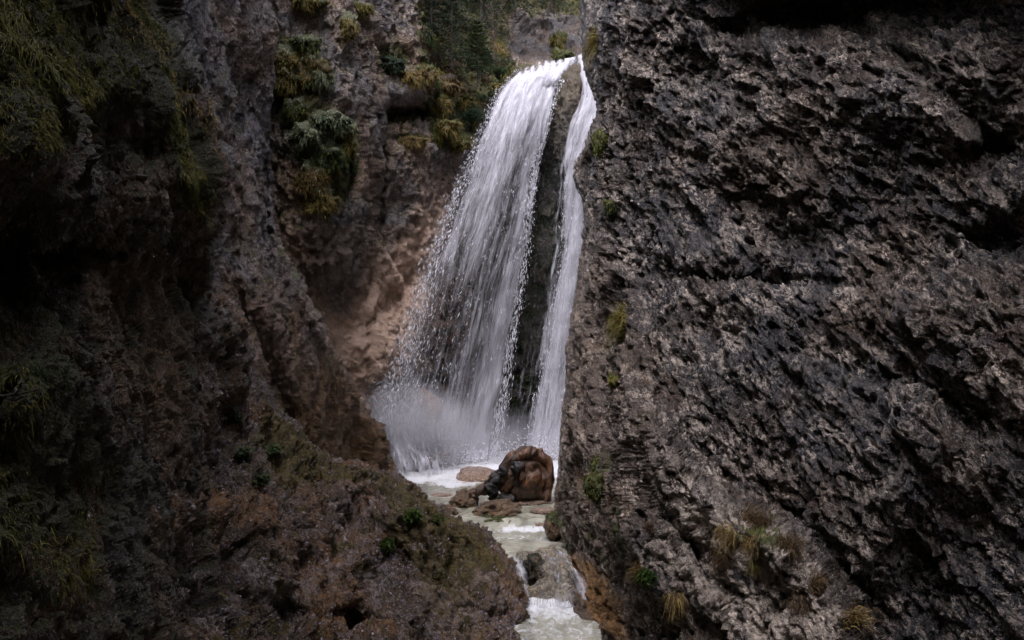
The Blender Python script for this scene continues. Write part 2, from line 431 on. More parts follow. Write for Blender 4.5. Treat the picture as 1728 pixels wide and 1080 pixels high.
# ------------------------------------------------------------------ cliff_left (near, grassy overhanging bulge)
def top_py(d, h=13.): return min(-420, 540 - h * 1500 / d)  # unseen wall tops, raised to block sky over the near gorge
def left_row(py, s, D0, k=0.):
    base = [(-1500, 1.9), (-900, 2.6), (-450, 3.3), (-150, 4.1), (0, 4.7), (90, 5.2), (180, 5.9), (260, 6.8)]
    cs = [(min(x, s - 60 + 0 * x) if x > s - 60 else x, py, d + k) for x, d in base]
    if py < -400: cs = [(x, top_py(d + k), d + k) for x, _, d in cs]
    return cs + [(s - 22, py, D0 - .45 + k), (s, py, D0 + k), (s - 12, py, D0 + 1.4 + k), (s - 60, py, D0 + 5 + k)]
rows = [left_row(*r) for r in [(-1100, 270, 7.6, 0), (-300, 262, 7.8, 0), (-100, 262, 7.9, .2), (20, 268, 7.9, .1), (70, 292, 7.9, 0), (120, 322, 7.9, -.1), (180, 350, 8, -.25), (240, 362, 8, -.3), (290, 372, 8, -.3),
                               (335, 356, 7.9, -.2), (390, 348, 7.9, 0), (412, 346, 8, .55), (445, 356, 8.1, .6), (490, 350, 8.2, .5), (540, 338, 8.2, .3), (640, 330, 8.2, .1), (760, 340, 8.2, -.1), (900, 345, 8.2, -.5), (1100, 345, 8.2, -1), (1500, 345, 8.2, -1.6)]]
def left_mod(px, py, D):
    D = D - .5 * ell(px, py, 60, 640, 90, 130, 0) - .3 * ell(px, py, 150, 480, 30, 40)
    D = D + .5 * ell(px, py, 300, 480, 30, 90, 0) - .25 * ell(px, py, 230, 120, 60, 90, 30)
    D = D + .5 * ell(px, py, 200, 240, 70, 60) + .4 * ell(px, py, 30, 420, 120, 25)
    return D
def left_mask(px, py, P, N):
    n1 = gn(P * 1.5, 45); n2 = fbm(P * 5, 3, 46)
    m = poly(px + 25 * n2, py + 25 * n1, [(-400, -600), (250, -200), (290, 60), (372, 280), (350, 370), (310, 330), (285, 240), (220, 170), (150, 220), (100, 260), (-400, 260)], 15)
    m = np.maximum(m, .62 * poly(px + 20 * n2, py + 20 * n1, [(-300, 490), (90, 490), (130, 640), (200, 760), (180, 900), (-300, 1000)], 20))
    m = np.maximum(m, .7 * ((N[:, 2] > .4) & (n1 > -.2)))
    tan = .35 * poly(px, py, [(130, 440), (330, 440), (320, 700), (260, 760), (180, 620)], 20)
    return np.stack([m, tan, np.full(len(px), .25) + .3 * (n2 > .1)], -1)
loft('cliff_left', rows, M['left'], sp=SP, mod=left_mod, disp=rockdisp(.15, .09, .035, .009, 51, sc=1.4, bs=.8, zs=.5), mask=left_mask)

# ------------------------------------------------------------------ rock_slope (foreground outcrop at the lower left)
top = [(20, 900, 5.2), (140, 760, 6.2), (250, 640, 7.4), (332, 512, 8.9), (398, 605, 10), (465, 692, 10.6), (520, 750, 11), (570, 783, 11.3), (620, 801, 11.5), (678, 815, 11.6), (722, 858, 11.8), (768, 880, 11.9), (806, 893, 11.9), (850, 950, 11.7), (878, 1002, 11.35)]
bot = [(-400, 3.6), (-120, 4.2), (80, 5.0), (230, 5.9), (360, 6.9), (450, 7.6), (530, 8.2), (600, 8.7), (660, 9.0), (720, 9.2), (770, 9.4), (810, 9.5), (835, 9.6), (852, 9.7), (866, 9.75)]
r0 = [(x, y + 30, d + 1.8) for x, y, d in top]; r1 = [(x, y + 3, d + .25) for x, y, d in top]
r2 = top
r3 = [(x * .8 + u * .2, y * .8 + 1150 * .2, (d * .8 + e * .2) - .28) for (x, y, d), (u, e) in zip(top, bot)]
r4 = [(x * .45 + u * .55, y * .45 + 1150 * .55, (d * .45 + e * .55) - .35) for (x, y, d), (u, e) in zip(top, bot)]
r5 = [(u, 1150, e) for u, e in bot]
r6 = [(u * .9, 1500, e * .82) for u, e in bot]
rows = [r0, r1, r2, r3, r4, r5, r6]
for r in rows:      # turn the right end back towards the stream bed
    x, y, d = r[-1]; r.append((x + 4, y + 12, d + .35)); r.append((x - 14, y + 30, d + 1.5))
def slope_mod(px, py, D):
    D = D + .45 * ell(px, py, 600, 870, 30, 90, 25) + .3 * ell(px, py, 760, 960, 14, 70, 25) + .35 * ell(px, py, 500, 960, 25, 110, 20) + .25 * ell(px, py, 560, 1040, 100, 16, 10)
    return D - .35 * ell(px, py, 700, 880, 60, 50, 30) + .5 * ell(px, py, 330, 800, 50, 120, -20) - .3 * ell(px, py, 500, 900, 120, 60, 30) + .35 * ell(px, py, 640, 960, 30, 90, 30) - .2 * ell(px, py, 800, 980, 50, 60)
def slope_mask(px, py, P, N):
    n1 = gn(P * 1.7, 65); n2 = fbm(P * 4.5, 3, 66)
    m = poly(px + 16 * n2, py + 16 * n1, [(600, 790), (690, 812), (740, 862), (810, 895), (850, 960), (800, 960), (770, 1010), (700, 960), (650, 920), (660, 860)], 22) * .85
    m = np.maximum(m, .9 * poly(px + 10 * n2, py + 10 * n1, [(450, 690), (570, 780), (640, 805), (560, 810), (480, 820), (430, 740)], 14))
    m = np.maximum(m, .7 * ell(px, py, 190, 860, 60, 120) * (n1 > -.1))
    m = np.maximum(m, .58 * (n2 > .35))
    tan = .5 * poly(px, py, [(700, 960), (800, 960), (880, 1000), (880, 1120), (760, 1120)], 30) * (n2 > -.2)
    return np.stack([m, tan, np.full(len(px), .15) + .35 * (n2 > .15)], -1)
loft('rock_slope', rows, M['front'], sp=SP, mod=slope_mod, disp=rockdisp(.30, .15, .05, .010, 71, sc=1.4, bs=1.1, dirn=DS), mask=slope_mask, att=lambda x, y, D, i: 1 - (.68, .1, .0)[i] * sstep(9.9, 11.2, D))

# ------------------------------------------------------------------ cliff_right
sil = [(-450, 985, 15.3), (-150, 985, 15.5), (0, 984, 15.6), (60, 985, 15.6), (110, 992, 15.6), (180, 1013, 15.8), (235, 1000, 15.6), (283, 974, 15.3), (345, 992, 15.4), (400, 990, 15.4), (480, 975, 15.4), (560, 969, 15.5), (640, 960, 15.6),
       (700, 953, 15.7), (760, 946, 15.9), (820, 941, 16.1), (862, 936, 14.6), (900, 938, 13.2), (940, 946, 12.35), (1000, 985, 11.5), (1045, 1018, 10.75), (1080, 1050, 10.15), (1140, 1100, 9.3), (1400, 1180, 8.2)]
rows = []
for py, s, D0 in sil:
    xs_ = [s + 12, s + 30, s + 72, s + 130, max(1230, s + 190), max(1370, s + 260), 1520, 1728, 2050, 2500, 3300]
    up_ = np.interp(xs_, [985, 1000, 1020, 1060, 1110, 1230, 1370, 1520, 1728, 2050, 2500, 3300], [15.2, 14.1, 13.0, 11.9, 11.2, 10.3, 9.5, 8.7, 7.6, 6.0, 4.6, 3.4])
    lo_ = np.interp(xs_, [941, 946, 955, 985, 1018, 1050, 1110, 1230, 1370, 1520, 1728, 2050, 2500, 3300], [16, 13.3, 12.4, 11.6, 11.0, 10.5, 9.9, 9.2, 8.6, 8.0, 7.1, 5.8, 4.5, 3.4])
    bl = float(sstep(300, 800, py)); fd = up_ * (1 - bl) + lo_ * bl
    fr = [(x, min(float(d), D0 - .12 * (q + 1))) for q, (x, d) in enumerate(zip(xs_, fd))]
    if py > 830:
        pre = [(s - 10, py + 60, D0 + 3.0), (s - 34, py + 26, D0 + .5)]
    else:
        pre = [(s + 90, py, D0 + 6), (s + 22, py, D0 + 1.6)]
    r = pre + [(s, py, D0)] + [(x, top_py(d) if py < -400 else py, d) for x, d in fr]
    rows.append(r)
def side_line(px, py, pts, w):
    """positive on the lower-left side of a falling polyline"""
    xs, ys = zip(*pts)
    yl = np.interp(px, xs, ys)
    return sstep(-w, w, py - yl)
LN = [(1040, 560), (1100, 690), (1160, 780), (1240, 850), (1310, 890), (1380, 960), (1440, 1040), (1500, 1140), (1560, 1300)]
def right_mod(px, py, D):
    D_in = D
    D = D - 1.25 * side_line(px, py, LN, 40) * sstep(1030, 1130, px) * sstep(1600, 1470, px)
    D1 = D
    D = D + 1.5 * ell(px, py, 1390, 15, 210, 42, -6) - 1.2 * sstep(-10, -160, py) * sstep(1000, 1300, px)   # roofed recess at the top
    D = D + .9 * ell(px, py, 1180, 125, 60, 40, 20) + .7 * ell(px, py, 1080, 190, 40, 60)
    D = D + 1.0 * ell(px, py, 1690, 250, 70, 50, -25) + .9 * ell(px, py, 1690, 410, 80, 60, -10)
    D = D - .5 * ell(px, py, 1560, 130, 130, 70, -20) - .4 * ell(px, py, 1300, 300, 140, 50, 15)
    D = D + .7 * ell(px, py, 1280, 470, 110, 14, 4) - .4 * ell(px, py, 1180, 430, 60, 30) - .45 * ell(px, py, 1520, 520, 150, 40, 8)
    D = D + .2 * ell(px, py, 1420, 610, 100, 24, 20) + .5 * ell(px, py, 1210, 560, 60, 50) + .8 * ell(px, py, 1640, 690, 110, 50, 30)
    D = D - .4 * ell(px, py, 1120, 90, 30, 50) - .35 * ell(px, py, 1050, 60, 30, 60) + .5 * ell(px, py, 1400, 940, 30, 200, -38)
    D = D + .9 * ell(px, py, 1600, 960, 90, 140, -10) - .4 * ell(px, py, 1500, 820, 60, 60, 30) + .6 * ell(px, py, 1180, 940, 22, 160, -35) - .2 * ell(px, py, 1090, 800, 50, 60)
    return D1 + (D - D1) * .36
def right_mask(px, py, P, N):
    n1 = gn(P * 1.5, 85); n2 = fbm(P * 4.5, 3, 86)
    m = .6 * ell(px, py, 1275, 900, 90, 50, 10) * (n2 > -.2)
    m = np.maximum(m, .9 * ell(px, py, 1008, 240, 14, 26)); m = np.maximum(m, .8 * ell(px, py, 1000, 820, 18, 22) * (n2 > -.3))
    m = np.maximum(m, .62 * ell(px, py, 1030, 860, 70, 130) * (n1 > .1)); m = np.maximum(m, .8 * ell(px, py, 938, 885, 16, 14))
    tan = .9 * poly(px + 6 * n2, py, [(935, 850), (950, 930), (1000, 950), (1045, 1010), (1060, 1090), (1010, 1060), (950, 960), (925, 880)], 12)
    pale = .45 * poly(px + 25 * n2, py + 20 * n1, [(1110, 740), (1230, 850), (1300, 880), (1400, 980), (1430, 1100), (1240, 1100), (1130, 960)], 25)
    edge = .35 * sstep(1130, 985, px) * sstep(350, 520, py)
    wet = np.clip(.55 * sstep(.15, .5, n1) + .5 * poly(px, py, [(1480, 820), (1800, 760), (1800, 1200), (1480, 1200), (1330, 900)], 40), 0, .8)  # random blotches, plus a darker, smoother lower right face
    wet = wet * (1 - pale)
    return np.stack([m, np.maximum(tan, edge * .4), wet, 1 - np.clip(pale * 1.9 + .5 * edge, 0, .9)], -1)
M['right2'] = M['right']
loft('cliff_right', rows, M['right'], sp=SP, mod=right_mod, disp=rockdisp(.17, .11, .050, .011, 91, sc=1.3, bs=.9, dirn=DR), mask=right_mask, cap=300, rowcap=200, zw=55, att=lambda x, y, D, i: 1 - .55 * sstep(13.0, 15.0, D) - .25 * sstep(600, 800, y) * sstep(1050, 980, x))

# ------------------------------------------------------------------ wet rib between the two arms of the fall
rib = [(112, 962, 968, 22.1), (122, 955, 988, 21.6), (150, 942, 1000, 21.3), (190, 926, 1006, 21.2), (240, 912, 995, 21.2), (320, 900, 985, 21.2), (450, 872, 975, 21.0), (600, 840, 955, 20.9), (700, 815, 935, 20.9), (800, 795, 925, 20.8), (860, 790, 925, 20.8)]
rows = []
for py, a, b, D in rib:
    w = b - a
    rows.append([(a - 6, py + 14, D + 2), (a, py, D + .7), (a + w * .18, py, D + .12), (a + w * .5, py, D - .15), (a + w * .8, py, D + .05), (b, py, D + .7), (b + 8, py + 14, D + 2)])
def rib_mask(px, py, P, N):
    n2 = fbm(P * 3, 3, 106)
    return np.stack([.62 * (n2 > .05) * sstep(180, 330, py), .2 * sstep(260, 160, py + 40 * n2), .25 + .7 * sstep(150, 260, py)], -1)
loft('waterfall_rock', rows, M['wetrib'], sp=SP, disp=rockdisp(.10, .12, .04, .015, 111, zs=.6), mask=rib_mask)

# ------------------------------------------------------------------ unseen gorge walls behind the viewer, overhang added to shade the near gorge
def rear():
    pts = [(-3.2, 2.4), (-4.6, -1), (-4, -6), (-1, -9.5), (3, -9), (5.2, -4), (5.0, 0), (4.6, 3.2)]
    t = np.arange(len(pts)); u = np.linspace(0, len(pts) - 1, 110)
    xy = pchip(t, np.array(pts), u); zz = np.linspace(-1.5, 21, 80)
    G = np.zeros((80, 110, 3)); G[..., 0] = xy[None, :, 0]; G[..., 1] = xy[None, :, 1]; G[..., 2] = zz[:, None]
    ln = sstep(7, 21, zz)[:, None]; G[..., 0] += (.3 - G[..., 0]) * ln * .45; G[..., 1] += (1.5 - G[..., 1]) * ln * .5
    N = gnormals(G, np.array([0.2, -2., 4.]))
    P = G.reshape(-1, 3); d = .5 * fbm(P * .4, 4, 201) + .35 * facet(P * .9, 202)
    P = P + N.reshape(-1, 3) * d[:, None] * .7
    tag(mk('cliff_rear_shade', P, gridq(80, 110), M['left'], attrs={'mask': np.tile([.3, .1, .3], (len(P), 1))}), kind='structure')
rear()
# stream bed / gorge floor, one sheet under everything
def floor():
    xs = np.linspace(-9, 9, 220); ys = np.linspace(-10, 27, 400)
    X, Y = np.meshgrid(xs, ys); P = np.stack([X, Y, np.zeros_like(X)], -1).reshape(-1, 3)
    z = np.where(P[:, 1] > 12.1, .62, np.where(P[:, 1] > 11.7, .62 - (12.1 - P[:, 1]) / .4 * .5, .1)) - .1
    P[:, 2] = z + .09 * fbm(P * 1.6, 4, 301)
    Mk = np.tile([.1, .2, .2], (len(P), 1))
    tag(mk('ground', P, gridq(400, 220), M['bed'], attrs={'mask': Mk}), kind='structure')
floor()
print('terrain', time.time() - T0)
# ================================================================== WATER
def water_mat():
    t = NT('stream_water')
    f = t.attr('foam', 'Fac')
    vs = t.map((1, .55, 1))
    n = t.noise(3.2, 6, .6, .6, vs); n2 = t.noise(16, 5, .65, .5, vs)
    body = t.ramp(n, [(.32, (.14, .138, .10)), (.5, (.26, .25, .19)), (.68, (.40, .38, .30))])
    fm = t.math('MULTIPLY_ADD', f, 2.3, t.math('MULTIPLY_ADD', t.noise(7, 8, .72, 1.4, vs), 3.4, -2.75))
    fm = t.math('MULTIPLY', fm, 1., clamp=True)
    col = t.mix(fm, body, (.60, .60, .61))
    h = t.math('ADD', n, t.math('MULTIPLY', n2, .4))
    nb = t.bump(h, .55, .05)
    ro = t.math('MULTIPLY_ADD', fm, .5, .07)
    return t.done(t.bsdf(col, ro, nb, .5))
M['water'] = water_mat()

def stream():
    xs = np.arange(-4.6, 3.2, .026); ys = np.concatenate([np.arange(7.0, 11.0, .05), np.arange(11.0, 14.4, .018), np.arange(14.4, 22.4, .03)])
    X, Y = np.meshgrid(xs, ys); P = np.stack([X, Y, np.zeros_like(X)], -1).reshape(-1, 3)
    x, y = P[:, 0], P[:, 1]
    n = fbm(P * np.array([2.2, 1.3, 1]), 4, 401); nf = fbm(P * np.array([7, 3.5, 1]), 3, 402)
    rf = 13.55 + .18 * n
    crest = 12.30 + .35 * (x - .25) + .06 * n
    z = ZM + (ZU - ZM) * sstep(rf - .22, rf + .25, y)
    z = ZL + (z - ZL) * sstep(crest - .72, crest - .02, y) ** .8
    foam = .62 * np.exp(-((y - rf + .12) / .16) ** 2) * (.6 + .8 * sstep(-.3, .4, n))
    foam = np.maximum(foam, .55 * np.exp(-((y - rf + .5) / .25) ** 2))
    foam = np.maximum(foam, 1.0 * sstep(15.8, 17.9, y + 1.1 * n + .25 * np.clip(-x, -1, 2)))
    foam = np.maximum(foam, .38 * sstep(15.0, 16.4, y + .8 * n))
    foam = np.maximum(foam, .85 * sstep(10.0, 11.4, y + .5 * n) * sstep(crest - .45, crest - .65, y))
    foam = np.maximum(foam, .52 * sstep(9.2, 10, y) * sstep(crest - .4, crest - .6, y))
    foam = np.maximum(foam, .5 * sstep(crest + .02, crest - .12, y) * sstep(crest - .75, crest - .5, y))
    amp = .012 + .035 * sstep(16.5, 19, y) + .05 * sstep(10, 11.2, y) * sstep(crest - .4, crest - .6, y) + .02 * np.exp(-((y - rf) / .35) ** 2)
    z = z + amp * (n * .7 + nf * .45)
    P[:, 2] = z
    tag(mk('water', P, gridq(len(ys), len(xs)), M['water'], attrs={'foam': foam}), kind='structure')
stream()

def fall_mat(name, sx=(6, .55), fx=(24, 2.6), base=(.63, .62, .66)):
    t = NT(name)
    fl = t.attr('flow', 'Vector'); d = t.attr('dens', 'Fac')
    n1 = t.noise(1, 5, .6, .35, t.map((sx[0], sx[1], 1), src=fl))
    n2 = t.noise(1, 5, .7, .8, t.map((fx[0], fx[1], 1), src=fl))
    n = t.math('ADD', t.math('MULTIPLY', n1, .5), t.math('MULTIPLY', n2, .5))
    a = t.math('MULTIPLY_ADD', n, 5.2, -2.6)
    a = t.math('ADD', a, t.math('MULTIPLY_ADD', d, 2.5, -.85))
    a = t.math('MULTIPLY', a, 1., clamp=True)
    a = t.math('MULTIPLY', a, t.math('MULTIPLY', d, 3.0, clamp=True))
    a = t.math('MULTIPLY', a, .88)
    df = t.n('ShaderNodeBsdfDiffuse'); df.inputs[0].default_value = base + (1,)
    tr = t.n('ShaderNodeBsdfTranslucent'); tr.inputs[0].default_value = base + (1,)
    nb = t.bump(n, .6, .08); t.l(nb, df.inputs['Normal'])
    x = t.n('ShaderNodeMixShader'); x.inputs[0].default_value = .35; t.l(df.outputs[0], x.inputs[1]); t.l(tr.outputs[0], x.inputs[2])
    tp = t.n('ShaderNodeBsdfTransparent')
    y = t.n('ShaderNodeMixShader'); t.l(a, y.inputs[0]); t.l(tp.outputs[0], y.inputs[1]); t.l(x.outputs[0], y.inputs[2])
    return t.done(y.outputs[0])
M['fall'] = fall_mat('falling_water')
t = NT('spray'); M['drop'] = t.done(t.bsdf((.72, .71, .75), .4, None, .5))

def sheet(name, rows, dens, parent, layers=3, sp=3.0, off=.16, seed=0, amp=.09, lat=0.):
    """curtain of falling water: rows = (left px, left py, right px, right py, distance left, distance right)"""
    Rw = np.array(rows, float); L = Rw[:, :2]; Rr = Rw[:, 2:4]
    tl = np.concatenate([[0], np.cumsum(np.linalg.norm(np.diff((L + Rr) / 2, axis=0), axis=1))])
    nv = int(tl[-1] / sp) + 2; q = np.linspace(0, tl[-1], nv)
    A = pchip(tl, Rw, q); wmax = np.abs(A[:, 2] - A[:, 0]).max(); nu = int(wmax / sp) + 2
    s = np.linspace(0, 1, nu)
    VV, QQ, DD, FF = [], [], [], []
    base = 0
    for k in range(layers):
        px = A[:, None, 0] * (1 - s) + A[:, None, 2] * s; py = A[:, None, 1] * (1 - s) + A[:, None, 3] * s
        D = A[:, None, 4] * (1 - s) + A[:, None, 5] * s - np.sin(np.pi * s) * .25
        T = (q / tl[-1])[:, None] + 0 * px; S = s[None, :] + 0 * px
        G = world(px, py, D); N = gnormals(G, np.array([0, 0, CZ]))
        wd = np.linalg.norm(G[:, -1] - G[:, 0], axis=1)
        wref = wd.mean()
        fy = np.concatenate([[0], np.cumsum(np.linalg.norm(np.diff(G[:, nu // 2], axis=0), axis=1))])
        fx = S * (wref * .65 + wd[:, None] * .35)
        # falling clumps get longer as they speed up
        fyy = (2.2 * np.sqrt(fy + .3) * 1.6)[:, None] + 0 * px
        fl = np.stack([fx + 3.1 * k + seed, fyy + 7.7 * k, np.full_like(fx, k * 5.3 + seed)], -1)
        fp = fl.reshape(-1, 3)
        dd = amp * fbm(fp * np.array([2.2, .8, 1]), 3, seed + 500 + k) + amp * .5 * fbm(fp * np.array([9, 2.2, 1]), 2, seed + 520 + k)
        lt = lat * T * fbm(fp * np.array([1.2, .6, 1]), 2, seed + 540)[..., None].reshape(px.shape) if lat else 0
        P = G + N * ((dd.reshape(px.shape) + off * k) * (.3 + .7 * sstep(0, .22, T)))[..., None]
        if lat: P[..., 0] += lt
        VV.append(P.reshape(-1, 3)); QQ.append(gridq(nv, nu) + base); base += nv * nu
        DD.append(np.clip(dens(S, T, px, py, k), 0, 1.3).reshape(-1)); FF.append(fl.reshape(-1, 3))
    o = mk(name, np.vstack(VV), np.vstack(QQ), M['fall'], parent, attrs={'dens': np.concatenate(DD), 'flow': np.vstack(FF)})
    return o, A

def lineband(px, py, pts, w0, w1):
    """gaussian band around a falling strand given as (x, y) points"""
    xs = np.array([p[0] for p in pts], float); ys = np.array([p[1] for p in pts], float)
    xc = np.interp(py, ys, xs); tt = np.clip((py - ys[0]) / (ys[-1] - ys[0]), 0, 1)
    w = w0 + (w1 - w0) * tt
    return np.exp(-((px - xc) / w) ** 2) * (py > ys[0] - 15) * (py < ys[-1] + 20)

wf = empty('waterfall', world(790, 790, 20.4), 'white veil waterfall fanning over the dark rock step into the plunge pool', 'waterfall')
def loc_parent(o):
    o.location = [-v for v in o.parent.location]; return o
main_rows = [(872, 116, 984, 100, 22.8, 22.8), (860, 130, 970, 114, 22.4, 22.3), (838, 155, 951, 138, 21.4, 21.8), (812, 215, 930, 200, 20.6, 21.2), (783, 290, 908, 280, 19.9, 20.9), (752, 370, 898, 370, 19.3, 20.6), (722, 450, 886, 460, 18.8, 20.4),
             (697, 530, 872, 550, 18.6, 20.2), (674, 610, 858, 640, 18.5, 20.1), (652, 690, 846, 715, 18.4, 20.0), (632, 790, 838, 778, 18.4, 19.9)]
ST = [(968, 108), (936, 150), (916, 195), (898, 280), (881, 380), (861, 480), (840, 570), (820, 640), (802, 710), (788, 775)]
SL = [(840, 150), (800, 240), (765, 330), (735, 420), (705, 510), (683, 590), (660, 680), (640, 770)]
SM = [(900, 115), (850, 230), (818, 340), (800, 450), (785, 560), (770, 680), (760, 770)]
def dmain(S, T, px, py, k):
    d = .30 * sstep(.38, .02, T) + .37 - .3 * sstep(.05, .0, T) * (np.sin(px * .55) * .5 + .5 + sstep(930, 890, px))
    d += .8 * ell(px, py, 664, 730, 50, 66)
    d += .42 * lineband(px, py, ST, 16, 17) + .28 * lineband(px, py, SL, 16, 22) * (1 if k < 2 else .6) + .12 * lineband(px, py, SM, 30, 34)
    d += .22 * sstep(.8, 1., T)
    d += .05 - .06 * np.exp(-((S - .42) / .2) ** 2) * sstep(.45, .6, T) * sstep(.95, .8, T)
    d *= sstep(0., .14 + .04 * k, S) * sstep(1., .82, S)
    d *= 1 - .6 * ell(px, py, 925, 148, 12, 8)
    return d - .12 * k
o, Am = sheet('main_curtain', main_rows, dmain, wf, 3, seed=3); loc_parent(o)
chute_rows = [(978, 98, 990, 96, 22.6, 22.6), (984, 120, 998, 118, 21.4, 21.3), (990, 150, 1010, 150, 20.9, 20.8), (982, 190, 1028, 182, 20.8, 20.6), (968, 240, 1022, 235, 20.8, 20.5), (956, 300, 1012, 295, 20.7, 20.5), (949, 360, 1010, 355, 20.7, 20.5),
              (941, 440, 1008, 430, 20.6, 20.4), (928, 520, 998, 515, 20.5, 20.3), (914, 600, 990, 600, 20.4, 20.2), (900, 690, 980, 690, 20.3, 20.1), (886, 800, 972, 805, 20.2, 19.9)]
def dchute(S, T, px, py, k):
    d = .42 + .2 * sstep(.35, .05, T) + .36 * np.exp(-((S - .42) / .3) ** 2) + .15 * sstep(.7, 1, T)
    return d * sstep(0, .16, S) * sstep(1.0, .95, S) - .12 * k
o, Ac = sheet('side_chute', chute_rows, dchute, wf, 3, seed=41); loc_parent(o)
drip_rows = [(925, 230, 968, 230, 21.0, 20.95), (905, 330, 962, 330, 20.9, 20.8), (885, 430, 955, 430, 20.8, 20.7), (862, 540, 935, 540, 20.6, 20.5), (838, 650, 915, 650, 20.4, 20.3), (815, 785, 900, 785, 20.3, 20.2)]
def ddrip(S, T, px, py, k):
    return (.09 + .22 * sstep(.4, .95, T) + .08 * np.exp(-((S - .15) / .12) ** 2)) * sstep(0, .1, S) * sstep(1, .9, S)
o, _ = sheet('drip_veil', drip_rows, ddrip, wf, 2, seed=77, amp=.03); loc_parent(o)

spl_rows = [(668, 610, 720, 600, 18.6, 18.7), (655, 640, 745, 640, 18.4, 18.5), (640, 675, 765, 680, 18.2, 18.35), (632, 715, 778, 725, 18.0, 18.3), (640, 755, 785, 765, 17.9, 18.3), (652, 815, 795, 812, 17.3, 17.7)]
def dspl(S, T, px, py, k):
    return (.50 + .2 * sstep(.3, .0, S) - .35 * ell(px, py, 712, 700, 26, 30) - .25 * ell(px, py, 735, 760, 34, 18)) * sstep(0, .25, S) * sstep(1, .6, S) * sstep(0, .6, T) * sstep(1, .9, T)
o, _ = sheet('splash_veil', spl_rows, dspl, wf, 2, seed=91, amp=.10, sp=2.5); loc_parent(o)

# drops and torn-off clumps of water
def octa(P, dirv, r, ln, name, mat, parent):
    n = len(P)
    a = dirv / (np.linalg.norm(dirv, axis=1, keepdims=True) + 1e-9)
    u = np.cross(a, rng.normal(size=(n, 3))); u /= np.linalg.norm(u, axis=1, keepdims=True); v = np.cross(a, u)
    r = r[:, None]; ln = ln[:, None]
    V = np.stack([P + a * ln, P - a * ln, P + u * r, P - u * r, P + v * r, P - v * r], 1).reshape(-1, 3)
    f = np.array([[0, 2, 4], [0, 4, 3], [0, 3, 5], [0, 5, 2], [1, 4, 2], [1, 3, 4], [1, 5, 3], [1, 2, 5]])
    Q = (f[None] + (np.arange(n) * 6)[:, None, None]).reshape(-1, 3)
    return mk(name, V, Q, mat, parent)
def drops():
    PP, DV, RR, LL = [], [], [], []
    def along(A, n, sfun, tpow, r0, jit):
        t = rng.random(n) ** tpow; k = t * (len(A) - 1); i = np.clip(k.astype(int), 0, len(A) - 2); f = (k - i)[:, None]
        R_ = A[i] * (1 - f) + A[i + 1] * f; R2 = A[np.minimum(i + 4, len(A) - 1)]
        s = sfun(n)[:, None]
        def pt(Rk, s): return world(*(Rk[:, :2] * (1 - s) + Rk[:, 2:4] * s).T, (Rk[:, 4:5] * (1 - s) + Rk[:, 5:6] * s)[:, 0] - .35)
        p = pt(R_, s); d = pt(R2, s) - p
        p = p + rng.normal(size=(n, 3)) * np.array([.10, .15, .06]) * jit * (.3 + t[:, None])
        r = r0 * (.25 + rng.random(n) ** 2.5 * .8)
        PP.append(p); DV.append(d + rng.normal(size=(n, 3)) * .03); RR.append(r); LL.append(r * (2.5 + 9 * rng.random(n) * (.2 + t)))
    along(Am, 4200, lambda n: np.abs(rng.normal(size=n)) * .07 - .02, .8, .010, 1.2)      # ragged left edge
    along(Am, 2500, lambda n: rng.random(n), 1.0, .009, .7)
    along(Am, 3000, lambda n: 1 - np.abs(rng.normal(size=n)) * .05, .9, .010, .6)
    along(Ac, 4000, lambda n: rng.random(n) * .9, .9, .009, .6)
    # splash where the left edge lands on the stones and all along the foot
    def burst(n, cx, cy, D, sx, sy, r0):
        g = rng.normal(size=(n, 3)); p = world(cx, cy, D) + g * np.array([sx, .35, sy]) * .0135
        d = g * np.array([1, .4, 1]) + np.array([0, 0, .8])
        r = r0 * (.3 + rng.random(n) ** 3 * 1.5); PP.append(p); DV.append(d); RR.append(r); LL.append(r * (1 + 1.2 * rng.random(n)))
    burst(3500, 668, 712, 18.0, 26, 32, .008); burst(4000, 690, 768, 18.2, 44, 16, .009); burst(3500, 760, 775, 18.9, 60, 12, .010); burst(2500, 905, 775, 19.4, 26, 18, .010)
    burst(1500, 645, 660, 18.3, 12, 26, .010)
    P = np.vstack(PP); m = P[:, 2] > ZU + .01
    o = octa(P[m], np.vstack(DV)[m], np.concatenate(RR)[m], np.concatenate(LL)[m], 'spray', M['drop'], wf)
    o['kind'] = 'stuff'; loc_parent(o)
drops()

# mist drifting at the foot
def mist(px, py, D, rx, ry, rz, dens, seed):
    me = bpy.data.meshes.new('mist')
    import bmesh
    bm = bmesh.new(); bmesh.ops.create_icosphere(bm, subdivisions=3, radius=1); bm.to_mesh(me); bm.free()
    t = NT('mist')
    n = t.noise(1.7, 4, .6, .4, t.map((1, 1, 1)))
    ln = t.n('ShaderNodeVectorMath', operation='LENGTH'); t.l(t.co, ln.inputs[0])
    fall = t.math('SUBTRACT', 1., ln.outputs['Value'], clamp=True)
    fall = t.math('MULTIPLY', fall, fall)
    nn = t.math('MULTIPLY', t.math('SUBTRACT', n, .33), 5., clamp=True)
    de = t.math('MULTIPLY', t.math('MULTIPLY', fall, nn), dens)
    v = t.n('ShaderNodeVolumePrincipled'); v.inputs['Color'].default_value = (.93, .92, .96, 1); t.l(de, v.inputs['Density']); v.inputs['Anisotropy'].default_value = .2
    me.materials.append(t.done(None, v.outputs[0]))
    o = bpy.data.objects.new('mist', me); COL.objects.link(o)
    o.location = world(px, py, D); o.scale = (rx, rz, ry)
    tag(o, kind='stuff')
mist(690, 722, 18.3, 1.6, 1.1, 1.05, 9.0, 1)
mist(840, 745, 19.2, 2.3, .9, .5, 2.2, 2)

